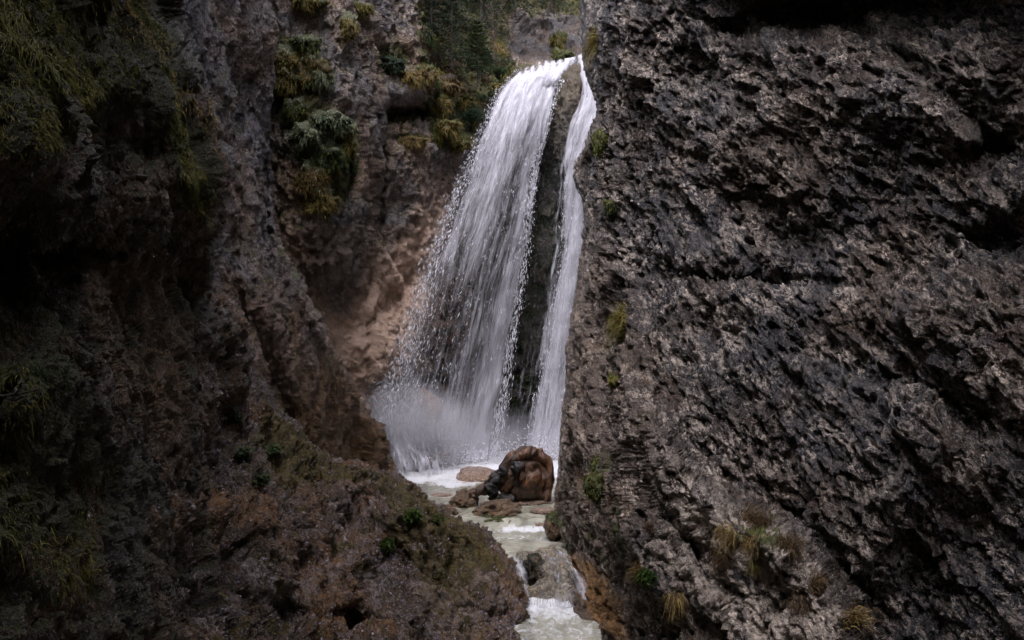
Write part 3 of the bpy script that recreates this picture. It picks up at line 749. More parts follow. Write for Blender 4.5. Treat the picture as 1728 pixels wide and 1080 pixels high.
# ================================================================== STONES
import bmesh
def ico(sub):
    bm = bmesh.new(); bmesh.ops.create_icosphere(bm, subdivisions=sub, radius=1)
    V = np.array([v.co[:] for v in bm.verts]); Q = np.array([[v.index for v in f.verts] for f in bm.faces]); bm.free()
    return V, Q
ICO = ico(6)
def stone(name, px, py, D, rx, ry, rz, mat, label, cat='rock', group=None, seed=0, rot=0, moss=0., wet=.4, rough=.22, top=1., flat=0.):
    V, Q = ICO[0].copy(), ICO[1]
    k = D / F
    S = np.array([rx * k, rz, ry * k])
    d = rough * (.9 * facet(V * 1.35 + seed, seed, 1.4, .0) + .35 * facet(V * 3.3 + seed, seed + 1, 1.4, .05) + .10 * facet(V * 9 + seed, seed + 2, 1.5)) + .5 * rough * fbm(V * 1.3 + seed, 2, seed + 3)
    V = V * (1 + d)[:, None] * S
    a = math.radians(rot); V = np.stack([V[:, 0] * math.cos(a) - V[:, 2] * math.sin(a), V[:, 1], V[:, 0] * math.sin(a) + V[:, 2] * math.cos(a)], -1)
    V += .012 * fbm(V * 14, 3, seed)[:, None] * ICO[0]
    n2 = fbm(V * 5, 3, seed + 9)
    mk_ = np.stack([moss * sstep(-.2, .6, V[:, 2] / S[2] + .5 * n2) + 0 * n2, .2 * (n2 > .2), wet * sstep(.5, -.6, V[:, 2] / S[2] + .3 * n2) + .1], -1)
    o = mk(name, V, Q, M[mat], attrs={'mask': mk_})
    o.location = world(px, py, D)
    return tag(o, label, cat, group)
stone('stone', 784, 849, 14.75, 22, 21, .24, 'boulder', 'brown angular upright stone standing in the pool left of the driftwood stump', seed=5, rot=-15)
stone('stone', 748, 864, 14.1, 24, 13, .2, 'boulder', 'small low brown stone at the pool edge just above the mossy outcrop', seed=8)
stone('stone', 840, 866, 14.2, 40, 20, .34, 'boulder', 'broad reddish brown rock with a mossy right shoulder below the driftwood stump', seed=12, moss=.3, rot=8)
stone('stone', 834, 883, 13.85, 36, 13, .22, 'boulder', 'dark moss covered flat rock in front of the broad reddish rock', seed=15, moss=.6)
stone('stone', 888, 846, 15.0, 44, 7, .28, 'pink', 'flat pinkish slab awash under the driftwood stump', seed=19, rough=.12)
stone('boulder', 806, 812, 17.3, 40, 24, .5, 'pink', 'smooth pink boulder half sunk behind the driftwood stump', cat='boulder', seed=22, rough=.08)
stone('boulder', 700, 700, 18.7, 44, 44, .4, 'pink', 'pinkish boulder under the left edge of the waterfall, upper of two in the spray', cat='boulder', seed=25, rough=.14)
stone('boulder', 712, 774, 18.9, 54, 30, .5, 'pink', 'wet pinkish boulder at the foot of the waterfall, lower of two in the spray', cat='boulder', seed=28, rough=.14)
stone('stone', 936, 888, 13.0, 17, 24, .22, 'boulder', 'orange brown lump with moss leaning against the right cliff at the riffle', seed=31, moss=.6, rough=.14)
stone('stone', 905, 884, 13.75, 28, 5, .16, 'pink', 'thin pale stone breaking the riffle beside the right cliff', seed=34, rough=.14)
stone('stone', 752, 742 + 72, 17.6, 26, 7, .3, 'pink', 'low reddish stone awash in the foam left of the pink boulder', seed=38, rough=.12)
stone('stone', 920, 862, 14.2, 24, 5, .16, 'pink', 'small submerged stone between the driftwood stump and the right cliff', seed=61, rough=.14)
stone('cascade_rock', 926, 1002, 11.95, 60, 70, .42, 'bed', 'pale pitted rock in the middle of the small cascade', cat='rock', seed=41, rough=.26, rot=-22, moss=.25)
stone('stone', 904, 958, 11.75, 17, 20, .12, 'wetrib', 'black mossy knob on the upper left of the pale cascade rock', seed=44, moss=.35, rough=.38, rot=25, wet=.9)
stone('stone', 745, 836, 15.6, 0.1 + 20, 3.5, .16, 'pink', 'barely covered flat stone in the still water near the mossy outcrop', seed=64, rough=.12)

# small cascade around the pale rock
cs = empty('cascade', world(920, 1010, 11.6), 'low white cascade splitting around the pale rock into the lower pool', 'cascade')
def dcas(S, T, px, py, k): return (.44 + .3 * sstep(.5, 1, T)) * sstep(0, .3, S) * sstep(1, .7, S) - .12 * k
o, A1 = sheet('left_strand', [(858, 940, 884, 942, 12.2, 12.2), (866, 958, 890, 958, 11.9, 11.85), (873, 985, 893, 985, 11.75, 11.7), (874, 1020, 900, 1022, 11.5, 11.45)], dcas, cs, 2, sp=2., off=.04, seed=13, amp=.03); loc_parent(o)
o, A2 = sheet('right_strand', [(925, 925, 946, 926, 12.45, 12.4), (945, 950, 968, 948, 12.0, 11.9), (964, 985, 992, 980, 11.6, 11.5), (974, 1022, 1012, 1020, 11.3, 11.2)], dcas, cs, 2, sp=2., off=.04, seed=17, amp=.03); loc_parent(o)
o, A3 = sheet('middle_film', [(880, 936, 940, 930, 12.25, 12.3), (888, 960, 955, 955, 11.7, 11.7), (890, 990, 975, 985, 11.45, 11.45), (888, 1025, 985, 1025, 11.4, 11.4)], lambda S, T, px, py, k: (.30 + .2 * sstep(.6, 1, T)) * sstep(0, .1, S) * sstep(1, .9, S), cs, 1, sp=2., seed=19, amp=.03); loc_parent(o)

# ================================================================== DRIFTWOOD STUMP
def wood_mat(name, c0, c1, c2, rough=.4):
    t = NT(name)
    vs = t.map((3.2, 3.2, 1), (0, .7, 0))
    n = t.noise(5, 8, .65, 1.2, vs); n2 = t.noise(26, 5, .7, .4, vs); n0 = t.noise(2.6, 4, .6, .6)
    c = t.ramp(n, [(.33, c0), (.5, c1), (.68, c2)])
    c = t.mix(t.ramp(n0, [(.40, 0.), (.56, .92)]), c, c0)
    c = t.mix(.5, c, t.ramp(n2, [(.3, .2), (.7, .9)]), 'OVERLAY')
    return t.done(t.bsdf(c, t.ramp(n2, [(.3, rough - .12), (.7, rough + .15)]), t.bump(t.math('ADD', n, t.math('MULTIPLY', n2, .4)), .8, .03), .5))
M['wood'] = wood_mat('wet_wood', (.025, .012, .006), (.085, .036, .015), (.28, .135, .06))
M['heart'] = wood_mat('dark_wet_wood', (.012, .006, .004), (.04, .018, .009), (.12, .05, .022), .3)
M['bark'] = wood_mat('dark_bark', (.006, .005, .005), (.02, .015, .012), (.07, .05, .04), .45)
def ball(bm, c, r, seed=0):
    V, Q = ICO3; k = len(bm['V'])
    bm['V'].append(V * np.array(r) + np.array(c)); bm['Q'].append(Q + bm['n']); bm['n'] += len(V)
ICO3 = ico(3)
def remesh(name, parts, voxel, mat, parent, dispf):
    """fuse overlapping swellings into one continuous skin, then carve it"""
    bm = dict(V=[], Q=[], n=0)
    for c, r in parts: ball(bm, c, r)
    me = bpy.data.meshes.new('tmp'); me.from_pydata(np.vstack(bm['V']).tolist(), [], np.vstack(bm['Q']).tolist())
    ob = bpy.data.objects.new('tmp', me); COL.objects.link(ob)
    md = ob.modifiers.new('r', 'REMESH'); md.mode = 'VOXEL'; md.voxel_size = voxel; md.use_smooth_shade = True
    sm = ob.modifiers.new('s', 'SMOOTH'); sm.factor = .6; sm.iterations = 12
    dg = bpy.context.evaluated_depsgraph_get(); ev = ob.evaluated_get(dg); m2 = ev.to_mesh()
    n = len(m2.vertices); V = np.empty(n * 3); m2.vertices.foreach_get('co', V); V = V.reshape(-1, 3)
    N = np.empty(n * 3); m2.vertices.foreach_get('normal', N); N = N.reshape(-1, 3)
    Q = np.array([list(p.vertices) for p in m2.polygons if len(p.vertices) == 4])
    ev.to_mesh_clear(); bpy.data.objects.remove(ob)
    V = V + N * dispf(V)[:, None]
    return mk(name, V, Q, mat, parent)
def chain(pts, rs, D0, depth=None, n=14):
    pts = np.array(pts, float); t = np.arange(len(pts)); q = np.linspace(0, len(pts) - 1, n * (len(pts) - 1))
    A = pchip(t, np.hstack([pts, np.array(rs, float)[:, None]]), q); k = D0 / F
    return [(world(a[0], a[1], D0 + (a[2] if len(a) > 3 else 0)), (a[-1] * k,) * 3) for a in A]
def stump():
    D = 15.1; k = D / F
    root = empty('driftwood_stump', world(880, 843, D), 'large wet reddish brown driftwood stump stranded on stones in the plunge pool', 'tree stump')
    L = np.array(root.location)
    core = [(world(886, 808, D + .05), (32 * k, .40, 30 * k)), (world(896, 796, D + .08), (26 * k, .36, 26 * k)), (world(868, 816, D + .02), (26 * k, .36, 24 * k)), (world(890, 830, D), (32 * k, .34, 14 * k)), (world(912, 832, D), (13 * k, .3, 12 * k)), (world(888, 806, D - .22), (27 * k, .22, 27 * k)), (world(884, 828, D - .2), (28 * k, .2, 14 * k)), (world(868, 800, D - .2), (18 * k, .2, 18 * k))]
    arch = chain([(836, 818, -.28), (848, 794, -.32), (868, 775, -.30), (890, 765, -.22), (912, 770, -.16), (925, 786, -.1), (925, 812, -.12), (919, 842, -.16)], [8, 9, 10, 10, 10, 8, 8, 10], D)
    arch += chain([(884, 766, .0), (905, 770, .05), (918, 784, .12)], [13, 14, 10], D)
    arch += chain([(862, 786, -.30), (862, 806, -.36), (852, 826, -.38)], [9, 8, 6], D)
    core = [(c, (r[0] * 1.12, r[1] * 1.0, r[2] * 1.1)) for c, r in core]
    def gr(V):
        W = np.stack([gn(V * 2.5, 7), gn(V * 2.5, 8), gn(V * 2.5, 9)], -1) * .18
        return .032 * ridged((V + W) * np.array([4.5, 4.5, 1.6]), 3, 601) + .03 * facet((V + W) * np.array([6, 6, 2.5]), 602, 1.5) + .012 * fbm((V + W) * np.array([22, 22, 6]), 2, 603) - .03
    def mkp(n, parts, m, f):
        o = remesh(n, parts, .017, m, root, f); o.location = -L; return o
    mkp('burl', core + arch, M['wood'], gr)
    mkp('root', chain([(866, 786, -.25), (846, 806, -.32), (826, 824, -.3), (806, 831, -.25), (790, 833, -.15)], [11, 13, 11, 8, 4], D) + chain([(850, 792, -.2), (832, 812, -.34), (812, 830, -.40), (798, 838, -.4)], [8, 9, 7, 4], D), M['wood'], gr)
    def kn(V): return .05 * facet(V * 11, 611, 1.5) + .025 * ridged(V * 14, 2, 612)
    bk = chain([(846, 796, -.40), (832, 812, -.46), (828, 830, -.48)], [6, 8, 6], D) + chain([(832, 838, -.42), (848, 841, -.42), (866, 841, -.40)], [5, 6, 5], D) + [(world(873, 787, D - .42), (10 * k, .08, 7 * k)), (world(842, 800, D - .36), (6 * k, .08, 6 * k))]
    mkp('bark', bk, M['bark'], kn)
stump()

# ================================================================== PLANTS
def strips(B, d, L, w, droop, col, seg=3, side=None):
    """curved tapering blades"""
    n = len(B); L = L[:, None]; w = w[:, None]
    d = d / (np.linalg.norm(d, axis=1, keepdims=True) + 1e-9)
    if side is None: side = rng.normal(size=(n, 3))
    sd = np.cross(d, side); sd /= np.linalg.norm(sd, axis=1, keepdims=True) + 1e-9
    rows = []
    for i in range(seg + 1):
        t = i / seg
        c = B + d * L * t * (1 - .25 * t * np.minimum(droop[:, None], 1)) + np.array([0, 0, -1.]) * L * (t * t * droop[:, None])
        ww = w * (1 - t) ** .7 * .5 + .0006
        rows += [c - sd * ww, c + sd * ww]
    V = np.stack(rows, 1).reshape(-1, 3); k = 2 * (seg + 1)
    q = np.array([[2 * i, 2 * i + 1, 2 * i + 3, 2 * i + 2] for i in range(seg)])
    Q = (q[None] + (np.arange(n) * k)[:, None, None]).reshape(-1, 4)
    return V, Q, np.repeat(col, k, axis=0)
def merge(parts):
    V, Q, C, b = [], [], [], 0
    for v, q, c in parts: V.append(v); Q.append(q + b); C.append(c); b += len(v)
    return np.vstack(V), np.vstack(Q), np.vstack(C)
PAL = dict(olive=[(.04, .045, .006), (.11, .105, .013), (.21, .175, .03)], green=[(.012, .028, .006), (.03, .055, .01), (.06, .085, .018)], dry=[(.05, .03, .012), (.12, .075, .028), (.22, .15, .07)],
           yellow=[(.06, .06, .01), (.15, .14, .02), (.26, .22, .05)], frost=[(.12, .13, .07), (.27, .28, .16), (.52, .53, .42)], ochre=[(.09, .06, .014), (.24, .165, .04), (.42, .31, .10)],
           bright=[(.014, .028, .004), (.035, .066, .007), (.07, .11, .014)], dark=[(.006, .014, .005), (.012, .03, .008), (.025, .05, .013)], brown=[(.03, .018, .008), (.075, .042, .018), (.15, .09, .045)])
def pcol(p, n, k=None):
    a = np.array(PAL[p]); x = np.clip(rng.normal(.9, .55, n) if k is None else k, 0, 1.999); i = x.astype(int); f = (x - i)[:, None]
    return (a[i] * (1 - f) + a[np.minimum(i + 1, 2)] * f) * rng.uniform(.75, 1.25, (n, 1))
def pick(surf, wfun, n, facing=.05):
    P, N, qx, qy = SURF[surf]
    vd = np.array([0, 0, CZ]) - P; vd /= np.linalg.norm(vd, axis=1, keepdims=True)
    w = wfun(qx, qy, P, N) * ((N * vd).sum(1) > facing)
    # even out by real area: every vertex stands for the same patch of picture, so weight by distance squared
    w = np.clip(w, 0, None) * P[:, 1] ** 2
    i = rng.choice(len(P), n, p=w / w.sum())
    return P[i], N[i]
def at(surf, px, py):
    P, N, qx, qy = SURF[surf]
    d = (qx - px) ** 2 + (qy - py) ** 2; m = np.where(d < 36)[0]
    if len(m) == 0: m = np.array([d.argmin()])
    i = m[P[m, 1].argmin()]
    nn = N[m].mean(0)
    return P[i], nn / (np.linalg.norm(nn) + 1e-9)
def grass_cover(name, surf, wfun, n, Lr, pal, up=.5, droop=.8, w=.006, seg=3, clump=1.6):
    """a mat nobody could count: blades gathered in clumps"""
    P, N = pick(surf, lambda a, b, p, nn: wfun(a, b, p, nn) * sstep(-.35, .35, gn(p * clump, 77)) , n)
    lean = np.stack([gn(P * 2.2, 31), gn(P * 2.2, 32), gn(P * 2.2, 33) - .1], -1) * .8
    d = N * .7 + np.array([0, 0, up]) + lean + rng.normal(size=(n, 3)) * .35
    L = rng.uniform(Lr[0], Lr[1], n) * (.6 + .6 * sstep(-.4, .5, gn(P * 1.9, 34)))
    pk = np.clip(gn(P * 1.1, 35) * 1.2 + .5, 0, .999); pi = (pk * len(pal)).astype(int)
    C = np.zeros((n, 3))
    for j, pn in enumerate(pal):
        m = pi == j; C[m] = pcol(pn, m.sum())
    V, Q, Cc = strips(P - N * .01, d, L, rng.uniform(.6, 1.3, n) * w, np.full(n, droop) * rng.uniform(.5, 1.4, n), C, seg)
    return tag(mk(name, V, Q, M['leaf'], attrs={'col': Cc}), kind='stuff')

GL = [(-300, -300), (235, -60), (262, 30), (300, 75), (355, 170), (374, 290), (352, 380), (318, 340), (300, 250), (240, 175), (215, 130), (150, 170), (130, 215), (95, 250), (-300, 260)]
grass_cover('grass', 'cliff_left', lambda x, y, p, n: poly(x, y, GL, 14) * (.7 + 1.5 * poly(x, y, [(225, -50), (290, 60), (374, 285), (350, 370), (300, 330), (290, 240), (215, 90)], 12)), 85000, (.02, .08), ['olive', 'olive', 'yellow', 'yellow', 'ochre'], up=.3, droop=.7, w=.005)
grass_cover('grass', 'cliff_left', lambda x, y, p, n: poly(x, y, [(-300, 500), (60, 490), (120, 560), (140, 640), (60, 690), (-300, 700)], 12) + .35 * poly(x, y, [(-300, 700), (60, 690), (190, 800), (150, 1000), (-300, 1100)], 20), 16000, (.02, .08), ['dry', 'brown', 'green', 'olive'], up=.2, droop=.9, w=.004)
def veg_w(x, y, p, n): return poly(x, y, [(700, -200), (712, 60), (714, 150), (735, 240), (775, 250), (815, 195), (868, 112), (850, 70), (870, 20), (990, 10), (990, -200)], 8)
grass_cover('ground_vegetation', 'cliff_back', lambda x, y, p, n: veg_w(x, y, p, n) * sstep(85, 50, y), 26000, (.06, .20), ['dark', 'dark', 'brown', 'dark', 'green'], up=.3, droop=.8, w=.016, seg=2)
grass_cover('ground_vegetation', 'cliff_back', lambda x, y, p, n: veg_w(x, y, p, n) * sstep(45, 90, y), 34000, (.06, .20), ['ochre', 'olive', 'green', 'brown', 'dark', 'dark'], up=.3, droop=.8, w=.016, seg=2)
grass_cover('moss', 'rock_slope', lambda x, y, p, n: poly(x, y, [(620, 800), (690, 812), (742, 860), (812, 895), (850, 955), (800, 950), (770, 1000), (700, 950), (650, 915), (665, 860)], 18) + .8 * poly(x, y, [(450, 690), (570, 782), (640, 805), (540, 815), (430, 760)], 10), 30000, (.012, .035), ['olive', 'ochre', 'green'], up=.4, droop=.5, w=.004, seg=2, clump=3)

def litter(surf, wfun, n, size, cols):
    P, N = pick(surf, wfun, n)
    up = N + rng.normal(size=(n, 3)) * .45; up /= np.linalg.norm(up, axis=1, keepdims=True)
    a = np.cross(up, rng.normal(size=(n, 3))); a /= np.linalg.norm(a, axis=1, keepdims=True); b = np.cross(up, a)
    s = (rng.uniform(.5, 1.3, n) * size)[:, None]; P = P + N * .012
    V = np.stack([P - a * s, P - b * s * .5 + up * s * .25, P + a * s, P + b * s * .5 + up * s * .2], 1).reshape(-1, 3)
    Q = np.arange(4 * n).reshape(n, 4); C = np.array(cols)[rng.integers(0, len(cols), n)] * rng.uniform(.6, 1.3, (n, 1))
    return tag(mk('fallen_leaves_glints', V, Q, M['dry'], smooth=False, attrs={'col': np.repeat(C, 4, axis=0)}), kind='stuff')
litter('rock_slope', lambda x, y, p, n: sstep(.0, .5, n[:, 2] + .25 * gn(p * 2, 3)) * (.25 + sstep(.0, .4, gn(p * 1.3, 21))) * (y > 600), 17000, .015, [(.20, .17, .21), (.26, .23, .28), (.10, .075, .085), (.16, .12, .13), (.09, .05, .03), (.05, .035, .04), (.2, .13, .08)])  # leaves; the pale violet tints are painted glints on the slope

def tuft(name, surf, px, py, r, n, L, pal, label, cat='grass tuft', group=None, droop=1., w=.006, up=.35, sx=1., sz=1., side=.4, seg=4):
    p, N = at(surf, px, py); k = p[1] / F; r = r * k; L = L * k
    root = p + N * .02
    a = rng.normal(size=(n, 3)) * .5
    B = a * np.array([r * sx, r * .5, r * sz]) - N * .01
    d = N * .8 + np.array([0, 0, up]) + a * side + rng.normal(size=(n, 3)) * .15
    V, Q, C = strips(B, d, rng.uniform(.5, 1.15, n) * L, rng.uniform(.6, 1.3, n) * w, np.full(n, droop) * rng.uniform(.6, 1.3, n), np.vstack([pcol(q, (n + len(pal) - 1 - j) // len(pal)) for j, q in enumerate(pal)])[:n], seg)
    o = mk(name, V, Q, M['leaf'], attrs={'col': C}); o.location = root
    return tag(o, label, cat, group)
def cushion(surf, px, py, rx, ry, pal, label, cat='moss clump', group=None, n=3600, L=7, w=.009, top='frost', dp=.22):
    """a swollen cushion of moss and grass sitting on a ledge: mound plus its pelt"""
    p, N = at(surf, px, py); k = p[1] / F
    root = empty('moss_clump', p, label, cat, group)
    V, Q = ICO5[0].copy(), ICO5[1]; s = int(px * 7 + py)
    V = V * (1 + .5 * fbm(V * 1.5 + s, 3, 701) + .35 * facet(V * 2.2 + s, 702, 1.4))[:, None]
    nr = V / np.linalg.norm(V, axis=1, keepdims=True)
    Vs = V * np.array([rx * k, dp, ry * k]); Vs[:, 2] -= .25 * ry * k * (Vs[:, 1] < 0)
    z = Vs[:, 2] / (ry * k) + .35 * gn(V * 3, 703)
    ct = np.array(PAL[top])[0] ; cb = np.array(PAL[pal[0]])[0]
    C = ct * sstep(-.1, .6, z)[:, None] + cb * (1 - sstep(-.1, .6, z))[:, None]
    mk('mound', Vs, Q, M['leaf'], root, attrs={'col': C * .8})
    i = rng.integers(0, len(V), n); B = Vs[i]
    keep = (B[:, 1] < .1 * dp + .05)
    B = B[keep]; nn = nr[i][keep]; zz = z[i][keep]; m = len(B)
    d = nn + np.array([0, -.1, .2]) + rng.normal(size=(m, 3)) * .35
    C = np.where((rng.random(m) < sstep(.0, .9, zz))[:, None], pcol(top, m), np.vstack([pcol(q, m // len(pal) + 1) for q in pal])[rng.permutation(m)])
    V2, Q2, C2 = strips(B, d, rng.uniform(.3, 1.5, m) ** 1.5 * L * k * .7, rng.uniform(.6, 1.3, m) * w, np.full(m, .9), C, 2)
    mk('pelt', V2, Q2, M['leaf'], root, attrs={'col': C2})
    return root
ICO5 = ico(4)
# frosted cushions down the middle wall
GM = 'frosted moss and grass clumps on the grey wall'
for a in [(512, 72, 24, 14, ['green', 'olive'], 'topmost frosted green cushion on the grey wall left of the spruces'),
          (487, 96, 24, 20, ['ochre', 'olive'], 'pale capped ochre cushion below the topmost frosted one'),
          (522, 112, 26, 24, ['ochre', 'green'], 'broad brownish cushion right of the pale capped ochre one'),
          (478, 132, 19, 20, ['olive', 'ochre'], 'yellowish cushion hanging at the left edge of the upper clumps'),
          (545, 134, 15, 13, ['frost', 'green'], 'small grey green cushion at the right end of the upper clumps'),
          (494, 188, 17, 18, ['green', 'olive'], 'small dark cushion between the upper and the lower clumps'),
          (560, 200, 30, 18, ['green', 'frost'], 'white frosted cushion crowning the lower clumps'),
          (524, 224, 26, 18, ['frost', 'green'], 'grey green cushion left of the frosted crown'),
          (585, 232, 18, 26, ['olive', 'ochre'], 'olive cushion on the right flank of the lower clumps'),
          (548, 258, 30, 26, ['green', 'olive'], 'thick green cushion in the middle of the lower clumps'),
          (592, 274, 14, 18, ['green', 'dark'], 'dark green cushion at the lower right of the middle one'),
          (530, 290, 24, 24, ['ochre', 'dry'], 'straw coloured tussock under the thick green cushion'),
          (545, 334, 26, 22, ['ochre', 'olive'], 'lowest hanging ochre tussock on the grey wall')]:
    cushion('cliff_back' if a[0] > 452 else 'cliff_middle', a[0], a[1], a[2], a[3], a[4], a[5], group=GM, L=8, dp=.16 + .12 * rng.random())
cushion('cliff_back', 656, 104, 26, 15, ['dark', 'green'], 'dark green cushion under a pale rock patch left of the spruces', top='green')
cushion('cliff_back', 690, 126, 16, 12, ['ochre'], 'small straw cushion below the dark spruce', top='ochre')
cushion('cliff_back', 592, 44, 12, 20, ['ochre', 'olive'], 'narrow straw tussock high on the grey wall', top='frost')
cushion('cliff_back', 520, 8, 24, 12, ['olive', 'ochre'], 'mossy cushion at the top edge above the grey wall', top='frost')
cushion('cliff_back', 604, 10, 22, 10, ['olive', 'ochre'], 'mossy ledge cushion at the top edge nearest the spruces', top='frost')
cushion('cliff_back', 692, 233, 30, 7, ['ochre', 'dry'], 'thin straw turf on the ledge under the square rock niche', top='ochre', dp=.15)
cushion('cliff_back', 940, 64, 12, 14, ['olive', 'ochre'], 'round olive tussock on the rock above the lip of the fall', top='olive')
cushion('cliff_back', 950, 94, 17, 13, ['olive', 'green'], 'wide olive tussock just above the lip of the fall', top='olive')
cushion('cliff_back', 752, 145, 26, 16, ['ochre', 'brown'], 'brown heathery cushion left of the young spruce', top='brown')
cushion('cliff_back', 750, 212, 22, 14, ['ochre', 'olive'], 'olive cushion at the lower left end of the vegetated slope', top='olive')
cushion('cliff_back', 772, 234, 24, 12, ['olive', 'ochre'], 'lowest olive cushion of the vegetated slope', top='olive')
for a in [(738, 178, 20, 14, ['ochre', 'olive'], 'olive cushion at the left margin of the vegetated slope, halfway down'), (722, 128, 16, 16, ['ochre', 'dry'], 'straw coloured tuft at the foot of the leftmost dark spruce'), (790, 168, 20, 9, ['olive', 'ochre'], 'low mossy cushion at the foot of the light green spruce'),
          (838, 150, 18, 11, ['olive', 'ochre'], 'mossy cushion touching the upper left edge of the fall'), (752, 118, 18, 12, ['brown', 'ochre'], 'rusty heather cushion under the dark spruces')]:
    cushion('cliff_back', *a, top='olive', group='cushions on the vegetated slope')
cushion('cliff_right', 1008, 236, 10, 24, ['yellow', 'bright'], 'bright yellow green moss on the cliff edge beside the side chute', top='yellow', dp=.14, L=5)
cushion('cliff_right', 1000, 822, 14, 22, ['olive', 'dark'], 'olive moss patch on the right cliff level with the stump', top='olive', dp=.08, L=4)
cushion('cliff_right', 1003, 780, 8, 10, ['olive', 'green'], 'small moss patch above the olive one on the right cliff', top='olive', dp=.06, L=4)
cushion('cliff_right', 1028, 348, 10, 12, ['olive', 'dark'], 'dark moss patch in a hollow beside the side chute', top='olive', dp=.08, L=4)
cushion('cliff_right', 1032, 634, 8, 8, ['yellow', 'olive'], 'little moss knob under the hanging grass tuft on the right cliff', top='olive', dp=.08, L=4)
tuft('grass_tuft', 'cliff_right', 1050, 545, 10, 420, 44, ['yellow', 'olive', 'ochre'], 'bright yellow green tuft hanging from the right cliff beside the fall', droop=1.1, sz=2.6, sx=.8)
tuft('grass_tuft', 'cliff_right', 1004, 72, 7, 260, 34, ['ochre', 'yellow'], 'straw coloured grass streak on the top of the right cliff edge', droop=1.1, sz=3, sx=.6)
GR = 'dry grass tufts on the pale buttress'
for a in [(1228, 904, 16, 300, 28, ['ochre', 'dry'], 'straw tuft at the left end of the dry grass on the pale buttress'),
          (1262, 872, 20, 420, 34, ['brown', 'dry'], 'thick brown tuft at the top of the pale buttress'),
          (1296, 880, 14, 240, 28, ['brown'], 'brown tuft right of the thickest one on the buttress crest'),
          (1268, 918, 16, 260, 30, ['brown', 'ochre'], 'brown tuft hanging below the thickest one on the buttress'),
          (1325, 922, 18, 340, 40, ['brown', 'dry'], 'long haired brown tuft beside a dark stone on the buttress'),
          (1266, 952, 9, 130, 20, ['olive', 'yellow'], 'small tuft still green in the middle of the pale buttress'),
          (1218, 948, 12, 160, 22, ['brown'], 'small dark brown tuft on the left of the pale buttress'),
          (1378, 985, 14, 240, 34, ['brown', 'dry'], 'brown tuft on the right shoulder of the pale buttress'),
          (1345, 1015, 14, 220, 34, ['brown'], 'dark brown tuft low on the pale buttress'),
          (1432, 1048, 20, 320, 36, ['brown', 'ochre'], 'brown tuft at the lower right end of the pale buttress'),
          (1145, 1010, 14, 220, 24, ['ochre', 'brown'], 'dark straw tuft low on the right cliff right of the green fern'),
          (1078, 958, 9, 140, 22, ['brown', 'ochre'], 'rusty tuft on the right cliff left of the green fern'),
          (1100, 882, 9, 100, 16, ['brown'], 'small rusty tuft high on the lower right cliff')]:
    tuft('grass_tuft', 'cliff_right', *a[:6], a[6], group=GR, droop=.9, w=.005)

def leafy(surf, px, py, r, n, pal, label, size=7, name='leafy_plant', cat='plant'):
    p, N = at(surf, px, py); k = p[1] / F; r *= k; s = size * k
    root = empty(name, p, label, cat)
    a = rng.normal(size=(n, 3)); a /= np.linalg.norm(a, axis=1, keepdims=True)
    a = a * rng.random((n, 1)) ** .4
    a[:, 2] = a[:, 2] * .8; B = N * r * .5 + a * r
    st, sq, sc = strips(np.repeat((N * .0)[None], n, 0) + a * r * .2 - N * .01, B, np.linalg.norm(B, axis=1) * .95, np.full(n, .004), np.full(n, .05), pcol('dark', n), 2)
    mk('stem', st, sq, M['leaf'], root, attrs={'col': sc})
    parts = []
    for j in range(3):       # three rounded leaflets to a leaf
        up = N + np.array([0, 0, .5]) + rng.normal(size=(n, 3)) * .35; up /= np.linalg.norm(up, axis=1, keepdims=True)
        u = np.cross(up, rng.normal(size=(n, 3))); u /= np.linalg.norm(u, axis=1, keepdims=True); v = np.cross(up, u)
        ss = (rng.uniform(.5, 1.1, n) * s)[:, None]
        V = np.stack([B, B + (u * .45 + v * .45) * ss + up * ss * .12, B + u * ss * 1.0, B + (u * .45 - v * .45) * ss + up * ss * .12], 1).reshape(-1, 3)
        parts.append((V, np.arange(4 * n).reshape(n, 4), np.repeat(pcol(pal, n), 4, axis=0)))
    V, Q, C = merge(parts)
    mk('leaves', V, Q, M['leaf'], root, smooth=False, attrs={'col': C})
    return root
leafy('rock_slope', 694, 876, 17, 110, 'bright', 'bright green leafy plant on the crest of the mossy outcrop')
leafy('rock_slope', 738, 878, 13, 60, 'bright', 'smaller green leafy plant right of the brightest one on the outcrop crest', size=5)
leafy('rock_slope', 652, 920, 12, 70, 'bright', 'green leafy plant just below the outcrop crest', size=6)
leafy('rock_slope', 394, 706, 14, 60, 'green', 'dark green herb highest on the brown rock slope', size=6)
leafy('rock_slope', 410, 763, 15, 70, 'green', 'dark green herb left of a pair on the leaf strewn slope', size=6)
leafy('rock_slope', 461, 758, 13, 60, 'green', 'dark green herb right of a pair on the leaf strewn slope', size=6)
leafy('rock_slope', 440, 812, 16, 80, 'green', 'lowest and widest dark green herb on the leaf strewn slope', size=5)
leafy('cliff_right', 1094, 972, 18, 150, 'bright', 'green fern like plant growing low on the right cliff', size=7)

